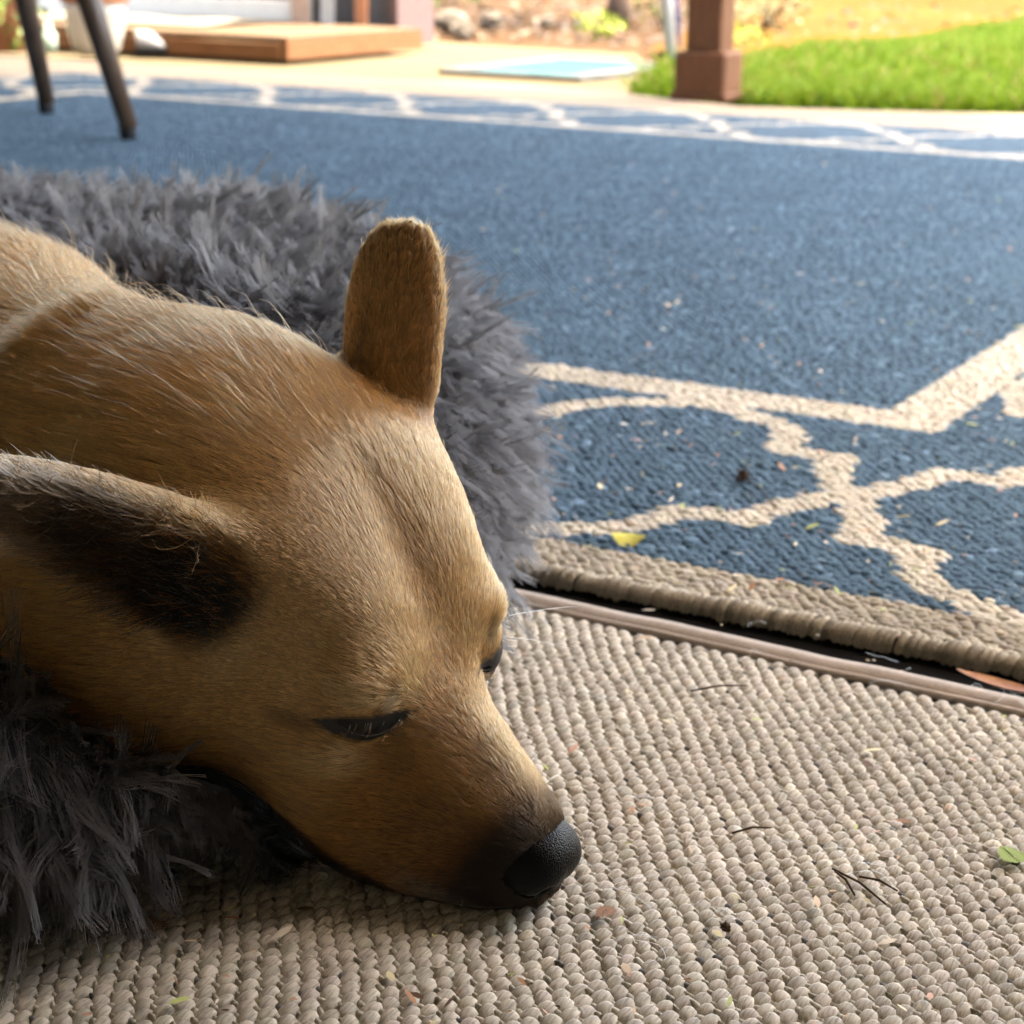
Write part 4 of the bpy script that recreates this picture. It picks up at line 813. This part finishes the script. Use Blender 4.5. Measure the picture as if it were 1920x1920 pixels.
# eyes: dark ball behind two black lids leaving a narrow slit
eyem, n_, p_ = mat_new('eye_surface'); p_.inputs['Base Color'].default_value = (.0020, .0012, .0008, 1); p_.inputs['Roughness'].default_value = .08; p_.inputs['Coat Weight'].default_value = 1.
lidm = simple_mat('eyelid_skin', (.0010, .0010, .0010), (.0020, .0018, .0018), 300, .32, .3, .0004)
wetm, n_, p_ = mat_new('wet_lid_margin'); p_.inputs['Base Color'].default_value = (.02, .016, .015, 1); p_.inputs['Roughness'].default_value = .12; p_.inputs['Specular IOR Level'].default_value = .8
lidm.node_tree.nodes['Principled BSDF'].inputs['Specular IOR Level'].default_value = .12
for side in (1, -1):
    c = EYE if side > 0 else EYE_L; fr = EYEF.T * [side, 1, 1]
    def sph(u, v, R_): w = np.sqrt(np.maximum(R_ ** 2 - u ** 2 - v ** 2, .02)); return h2w(c + u[..., None] * fr[0] + v[..., None] * fr[1] + w[..., None] * fr[2])
    g1, g2 = np.meshgrid(np.linspace(-1, 1, 21), np.linspace(-1, 1, 15), indexing='ij'); ii = (np.arange(20)[:, None] * 15 + np.arange(14)[None]).ravel(); qf = np.stack([ii, ii + 15, ii + 16, ii + 1], 1)
    RB = 1.70
    eye = dchild(mesh_obj('eye', sph(g1 * 1.3, g2 * .9, RB), qf if side > 0 else qf[:, ::-1], eyem))
    ul = np.linspace(-1.25, 1.25, 25); vl = -.40 * (1 - (ul / 1.30) ** 2); mg = side > 0 and MB().tube(sph(ul, vl, RB + .06), .0004, 6).obj('lid_margin', wetm, eye, True)
    for nm_, lo_, hi_ in (('lower_lid', lambda u: -.90 * (1 - (u / 1.70) ** 2) - .02, lambda u: -.40 * (1 - (u / 1.30) ** 2).clip(0)), ('upper_lid', lambda u: -.02 * (1 - (u / 1.30) ** 2).clip(0), lambda u: .30 + 0 * u)):
        u = g1 * 1.62; a, b = lo_(u), hi_(u); t = (g2 + 1) / 2; edge = t if nm_ == 'lower_lid' else 1 - t; vv_ = a + (b - a) * t
        o = mesh_obj(nm_, sph(u * .98, vv_, RB + .02 + .07 * np.sin(np.pi * np.clip((edge - .72) / .28, 0, 1) * .5)), qf if side > 0 else qf[:, ::-1], lidm, eye)
# ---------------------------------------------------------------- shaggy ring bed
bed = empty('dog_bed', (-.60, 1.15, 0)); tag(bed, 'round grey shaggy plush dog bed under the dog', 'dog bed')
BC = np.array([-.60, 1.15]); RM, RX, RZ = .438, .152, .100
def ring(ph, th):
    rr = 1 + .04 * np.sin(3 * ph + 1) + .03 * np.sin(5 * ph); cz = .094; ex = RX * rr * np.sign(np.cos(th)) * np.abs(np.cos(th)) ** .85; ez = RZ * rr * np.sign(np.sin(th)) * np.abs(np.sin(th)) ** .9
    ez = ez * (1 - .92 * np.exp(-((np.angle(np.exp(1j * (ph + .98)))) / .42) ** 2) * (ez > 0))
    fr_ = np.exp(-((np.angle(np.exp(1j * (ph + .68)))) / .30) ** 2); ex = ex + .070 * fr_ * (np.cos(th) > 0) * np.abs(np.cos(th)) * (1 - sstep(np.sin(th), -.35, .25))
    rad = RM + ex; return np.stack([BC[0] + rad * np.cos(ph), BC[1] + rad * np.sin(ph), cz + ez * np.where(np.sin(th) < 0, .98, 1.)], -1)
ph, th = np.meshgrid(np.linspace(0, 2 * np.pi, 140, endpoint=False), np.linspace(0, 2 * np.pi, 36, endpoint=False), indexing='ij')
BP = ring(ph, th).reshape(-1, 3)
def squash(P_, gap):
    P_ = P_.copy()
    for _ in range(8):
        d = dog_sdf(P_); w = d < gap; P_[w, 2] -= np.minimum(.02, (gap - d[w]) * .9); 
    P_[:, 2] = np.maximum(P_[:, 2], .003); return P_
BP = squash(BP, .014)
i, j = np.meshgrid(np.arange(140), np.arange(36), indexing='ij'); a = (i * 36 + j).ravel(); b = (((i + 1) % 140) * 36 + j).ravel(); c2 = (((i + 1) % 140) * 36 + (j + 1) % 36).ravel(); d2 = (i * 36 + (j + 1) % 36).ravel()
BQ = np.stack([a, b, c2, d2], 1); plush = simple_mat('plush_backing', (.030, .029, .032), (.05, .048, .052), 200, .95, .4, .002)
BINV = Matrix.Translation(bed.location).inverted()
def bchild(o): o.parent = bed; o.matrix_parent_inverse = BINV; return o
bchild(mesh_obj('rim', BP, BQ, plush))
g1, g2 = np.meshgrid(np.linspace(0, 1, 12), np.linspace(0, 2 * np.pi, 60, endpoint=False), indexing='ij'); CPp = np.stack([BC[0] + .42 * g1 * np.cos(g2), BC[1] + .42 * g1 * np.sin(g2), .055 + .012 * (1 - g1 ** 2)], -1).reshape(-1, 3); CPp = squash(CPp, .010)
i, j = np.meshgrid(np.arange(11), np.arange(60), indexing='ij'); CQ = np.stack([(i * 60 + j).ravel(), ((i + 1) * 60 + j).ravel(), ((i + 1) * 60 + (j + 1) % 60).ravel(), (i * 60 + (j + 1) % 60).ravel()], 1)
bchild(mesh_obj('cushion', CPp, CQ, plush))
AP = np.concatenate([BP, CPp]); AQ = np.concatenate([BQ, CQ + len(BP)])
fn = np.cross(AP[AQ[:, 2]] - AP[AQ[:, 0]], AP[AQ[:, 3]] - AP[AQ[:, 1]]); fn /= np.linalg.norm(fn, axis=1, keepdims=True) + 1e-9
fc = AP[AQ].mean(1); cenr = np.stack([BC[0] + RM * (fc[:, 0] - BC[0]) / (np.hypot(*(fc[:, :2] - BC).T) + 1e-6), BC[1] + RM * (fc[:, 1] - BC[1]) / (np.hypot(*(fc[:, :2] - BC).T) + 1e-6), np.full(len(fc), .09)], -1)
sg = np.sign((fn * np.where((np.arange(len(fc)) < len(BQ))[:, None], fc - cenr, np.array([0, 0, 1.]))).sum(1)); fn *= sg[:, None]
du = fc[:, 0] / np.maximum(fc[:, 1], .3); tocam = CAM - fc; tocam /= np.linalg.norm(tocam, axis=1, keepdims=True)
seen = (du > -.50); wbd = np.where(seen, 1., .12) * np.where((fn * tocam).sum(1) < -.45, .15, 1.) * (fc[:, 2] > .004) * np.clip(1.25 - .35 * fc[:, 1], .45, 1.1)
inside = dog_sdf(fc) < -.002; wbd = wbd * np.where(inside, .0, 1.)
r = np.random.default_rng(9); NL = 60000; f, wt = sample_faces(AP, AQ, wbd, NL, r)
LP = (AP[AQ[f]] * wt[..., None]).sum(1); LN = fn[f]
rad_ = np.stack([LP[:, 0] - BC[0], LP[:, 1] - BC[1], np.zeros(NL)], -1); rad_ /= np.linalg.norm(rad_, axis=1, keepdims=True) + 1e-6
out = sstep((LN * rad_).sum(1), .0, .9)[:, None]
tang = np.stack([-rad_[:, 1], rad_[:, 0], np.zeros(NL)], -1)
LD = LN * .60 + rad_ * .35 * (LN[:, 2:3] > .3) + np.array([0, 0, -1.]) * (.25 + 1.0 * out) + .50 * vnoise(LP, 14, 21) + .22 * r.normal(size=(NL, 3)) + tang * .25 * vnoise(LP, 6, 23, 1)
front = sstep(1.05 - LP[:, 1], 0, .2)[:, None] * out; LD = LD + np.array([0, 0, -.7]) * front
LD /= np.linalg.norm(LD, axis=1, keepdims=True); LL = (.019 + .005 * r.random(NL)) * (1 + .25 * vnoise(LP, 20, 22, 1)[:, 0]) * (1 - .25 * (LP[:, 2] < .06)) 
LL = LL * np.where(dog_sdf(LP) < .03, .45, 1.)
NPL = 10; NB = NL * NPL
RP = np.repeat(LP, NPL, 0); DD = np.repeat(LD, NPL, 0); NN = np.repeat(LN, NPL, 0); LLr = np.repeat(LL, NPL) * (.92 + .10 * r.random(NB)); droop = np.repeat(.25 + .5 * r.random(NL), NPL)
off = r.normal(size=(NB, 3)); off -= NN * (off * NN).sum(1, keepdims=True); spread = np.repeat(.0010 + .0005 * r.random(NL), NPL)[:, None]
bend = np.repeat(r.normal(size=(NL, 3)) * .50, NPL, 0)
cur = np.repeat(r.normal(size=(NL, 3)), NPL, 0) * 1.3 + .6 * r.normal(size=(NB, 3))
K = 6; P = np.empty((NB, K, 3))
for k, t in enumerate(np.linspace(0, 1, K)):
    P[:, k] = RP + off * spread * (1.25 - .25 * t) + DD * (LLr * t)[:, None] + bend * (LLr * t * t)[:, None] + np.array([0, 0, -1.]) * (LLr * droop * t ** 2 * .6)[:, None] + cur * (LLr * .10 * math.sin(4.5 * t))[:, None]
nearl = np.repeat(dog_sdf(LP) < .045, NPL); fl = P[nearl].reshape(-1, 3)
for _ in range(2):
    d = dog_sdf(fl); w = d < .004; 
    if w.any(): fl[w] += sdf_grad(dog_sdf, fl[w]) * np.minimum(.03, (.005 - d[w]))[:, None]
P[nearl] = fl.reshape(-1, K, 3); P[..., 2] = np.maximum(P[..., 2], .002 + .004 * r.random((NB, 1)))
Rr = (  .00014 * (.8 + .4 * r.random((NB, 1)))) * np.array([1, 1, 1, 1.1, 1.15, .9])[None]
lc = np.repeat(.8 + .4 * r.random((NL, 1)), NPL, 0); C = np.array([.062, .058, .060]) * lc * (.8 + .35 * r.random((NB, 1)))
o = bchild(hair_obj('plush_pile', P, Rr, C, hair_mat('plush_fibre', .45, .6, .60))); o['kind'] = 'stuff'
# ---------------------------------------------------------------- litter on the rugs
def leafshape(L, w, curl=.15, n=7, fold=.1, thick=.0004):
    V = []; F = []
    for i in range(n):
        t = i / (n - 1); ww = w * math.sin(math.pi * min(.98, max(.02, t)) ** .9); z = curl * L * (t - .5) ** 2
        V += [(L * (t - .5), -ww, z + fold * ww), (L * (t - .5), 0, z), (L * (t - .5), ww, z + fold * ww)]
    for i in range(n - 1):
        for k in (0, 1): F.append((i * 3 + k, (i + 1) * 3 + k, (i + 1) * 3 + k + 1, i * 3 + k + 1))
    m = len(V); V += [(x, y, z - thick) for x, y, z in V]; F += [tuple(q + m for q in reversed(f)) for f in F]
    return V, F
def rugpt(u, v, z=.0015): g = gpt(u, v); return (g[0], g[1], z)
yel = simple_mat('yellow_leaf', (.42, .38, .05), (.62, .56, .16), 120, .6); grn = simple_mat('green_frond', (.20, .27, .05), (.34, .40, .12), 200, .6); brn = simple_mat('brown_frond', (.24, .12, .07), (.36, .21, .13), 200, .7); rust = simple_mat('rust_leaf', (.30, .10, .035), (.50, .24, .09), 80, .5)
twig = simple_mat('dark_twig', (.035, .02, .012), (.09, .055, .035), 200, .85)
V, F = leafshape(.0235, .0088, .5, 9, -.25); o = mesh_obj('yellow_leaf', V, F, yel, None, True, None, rugpt(1178, 1020, .0045)); o.rotation_euler = (math.radians(18), 0, math.radians(-8)); tag(o, 'curled yellow leaf on the edge strip of the blue rug', 'leaf')
V, F = leafshape(.060, .006, .3, 12, .5); o = mesh_obj('rust_leaf', V, F, rust, None, True, None, rugpt(1885, 1292, .0)); o.rotation_euler = (0, 0, math.radians(-38)); tag(o, 'long rust coloured leaf lying in the gap between the rugs', 'leaf')
def frond(name, loc, L, n, mat, rz, label, w=.5):
    e = empty(name, loc, rz); tag(e, label, 'frond'); MB().tube([(-L * .55, 0, 0), (0, 0, .0008), (L * .5, 0, 0)], [.0004, .0004, .0002], 5).obj('stem', mat, e)
    V, F = leafshape(L * w, .0011, .1, 4, .1, .0002); me = None
    for i in range(n):
        t = -.42 + .86 * i / (n - 1); ln = (1 - (2 * t) ** 2 * .75)
        for s in (-1, 1):
            if me is None: q = mesh_obj('leaflet', V, F, mat, e); me = q.data
            else: q = bpy.data.objects.new('leaflet', me); link(q, e)
            q.scale = (ln, 1, 1); a = s * math.radians(62); q.rotation_euler = (0, 0, a); q.location = (L * t + math.cos(a) * L * w * ln * .5, math.sin(a) * L * w * ln * .5, .0008)
frond('green_frond', rugpt(1893, 1612, .0022), .016, 9, grn, math.radians(-75), 'small pale green frond at the right edge of the beige rug')
frond('brown_frond', rugpt(1132, 1722, .0022), .010, 6, brn, math.radians(55), 'small brown frond just below the dog nose')
frond('brown_frond', rugpt(285, 1742, .0022), .013, 6, brn, math.radians(-60), 'brown frond in the shade in front of the bed')
# spiky seed head on its stalk
sb = empty('seed_head', rugpt(1392, 905, .006)); tag(sb, 'dark spiky seed head with a thin stalk on the blue rug', 'seed head'); q = np.random.default_rng(5); mb = MB()
mb.lathe([(0, -.004), (.0028, -.0028), (.004, 0), (.0028, .0028), (0, .004)], 10)
for i in range(60): d = q.normal(size=3); d /= np.linalg.norm(d); mb.tube([tuple(d * .0025), tuple(d * .0072)], [.0006, .0001], 4)
mb.obj('spikes', twig, sb); a = np.array(rugpt(1392, 905, .006)); b = np.array(rugpt(1455, 955, .002)); MB().tube([(0, 0, 0), tuple((b - a) * .5 + [0, 0, .002]), tuple(b - a)], .0006, 5).obj('stalk', twig, sb)
sb = empty('seed_head', rugpt(1360, 1750, .003)); tag(sb, 'tiny dark seed head on the beige rug below the nose', 'seed head'); mb = MB().lathe([(0, -.002), (.0016, -.0014), (.0022, 0), (.0016, .0014), (0, .002)], 9)
for i in range(24): d = q.normal(size=3); d /= np.linalg.norm(d); mb.tube([tuple(d * .0014), tuple(d * .0027)], [.0005, .0002], 4)
mb.obj('spikes', twig, sb)
for (p0, p1, lb) in (((1560, 1640), (1660, 1705), 'long dark twig on the beige rug, right of the nose'), ((1565, 1645), (1602, 1688), 'short thick twig lying across the long dark twig'), ((1610, 1655), (1682, 1680), 'thin twig above the long dark twig'), ((1372, 1573), (1445, 1561), 'thin dark twig right of the nose, near the middle of the beige rug'), ((1295, 1305), (1400, 1293), 'thin twig near the bound edge of the beige rug')):
    a = np.array(rugpt(*p0, .003)); b = np.array(rugpt(*p1, .0025)); mid = (a + b) / 2 + np.array([.0006, .001, .0012]); tag(MB().tube([a, mid, b], [.0005, .0006, .0004], 6).obj('twig', twig, None, True), lb, 'twig', 'twigs on the beige rug')
# countless crumbs, petals, shed hairs
q = np.random.default_rng(17); LC = np.array([(.55, .40, .26), (.62, .36, .26), (.40, .20, .10), (.62, .52, .30), (.70, .62, .50), (.13, .07, .04), (.35, .38, .12)])
def crumbs(name, n, samp, label, z, big=1.):
    V = []; F = []; C = []
    for i in range(n):
        x, y = samp(); L = big * (.0016 + .0042 * q.random() ** 2.2); w = L * (.14 + .3 * q.random()); a = q.uniform(0, 6.28); t = q.normal() * .35; cu = q.random() * L * .5; k = len(V); ca, sa = math.cos(a), math.sin(a); zz = z + .0012 * q.random()
        for (u, vv, h) in ((-1, 0, 0), (-.3, -1, cu * .4), (.5, -.8, cu * .7), (1, 0, cu), (.5, .8, cu * .7 + .0004), (-.3, 1, cu * .4 + .0004)): V.append((x + L * u * ca - w * vv * sa, y + L * u * sa + w * vv * ca, zz + h + t * L * u * .3 + L * .3 * abs(t)))
        F.append(tuple(range(k, k + 6))); C += [LC[q.integers(len(LC))] * (.8 + .4 * q.random())] * 6
    o = mesh_obj(name, V, F, DRYLEAF, None, False, np.array(C)); tag(o, label, 'litter', kind='stuff')
def sb_(): u, v = q.uniform(0, 2000), q.uniform(1130, 1990); return gpt(u, v)
def sr_():
    while True:
        u, v = q.uniform(900, 2000), 170 + 950 * q.random() ** .8; x, y = gpt(u, v); 
        if x * E2[0] + y * E2[1] > RT0 + .01: return x, y
crumbs('litter', 260, sb_, 'tiny dry plant crumbs scattered on the beige rug', .0012)
crumbs('litter', 620, sr_, 'tiny dry petals and crumbs scattered on the blue rug', .0016, 1.15)
hp = []
for i in range(45):
    u, v = q.uniform(950, 1920), q.uniform(1080, 1900); x, y = gpt(u, v); a = q.uniform(0, 6.28); L = .012 + .02 * q.random(); b = q.normal() * 1.2; hp.append([(x + L * t * math.cos(a + b * t), y + L * t * math.sin(a + b * t), .0025 + .003 * math.sin(t * 3.1) * q.random()) for t in np.linspace(0, 1, 6)])
for i in range(46):                                                   # hairs caught on the tape, over the gap
    s = BS0 + .55 + .8 * q.random(); t = BT + .018 + .012 * q.random(); x, y = s * BA1 + t * BA2; a = q.uniform(0, 6.28); L = .006 + .012 * q.random(); hp.append([(x + L * .6 * tt_ * math.cos(a + tt_), y + L * .6 * tt_ * math.sin(a + tt_), -.004 + L * .8 * tt_ * (1.3 - tt_)) for tt_ in np.linspace(0, 1, 6)])
o = hair_obj('shed_hair', np.array(hp), np.full((len(hp), 6), .00009), np.tile((.55, .5, .42), (len(hp), 1)), hair_mat('shed_hair_fibre', .3)); tag(o, 'fine shed dog hairs lying on the rugs', 'hair', kind='stuff')
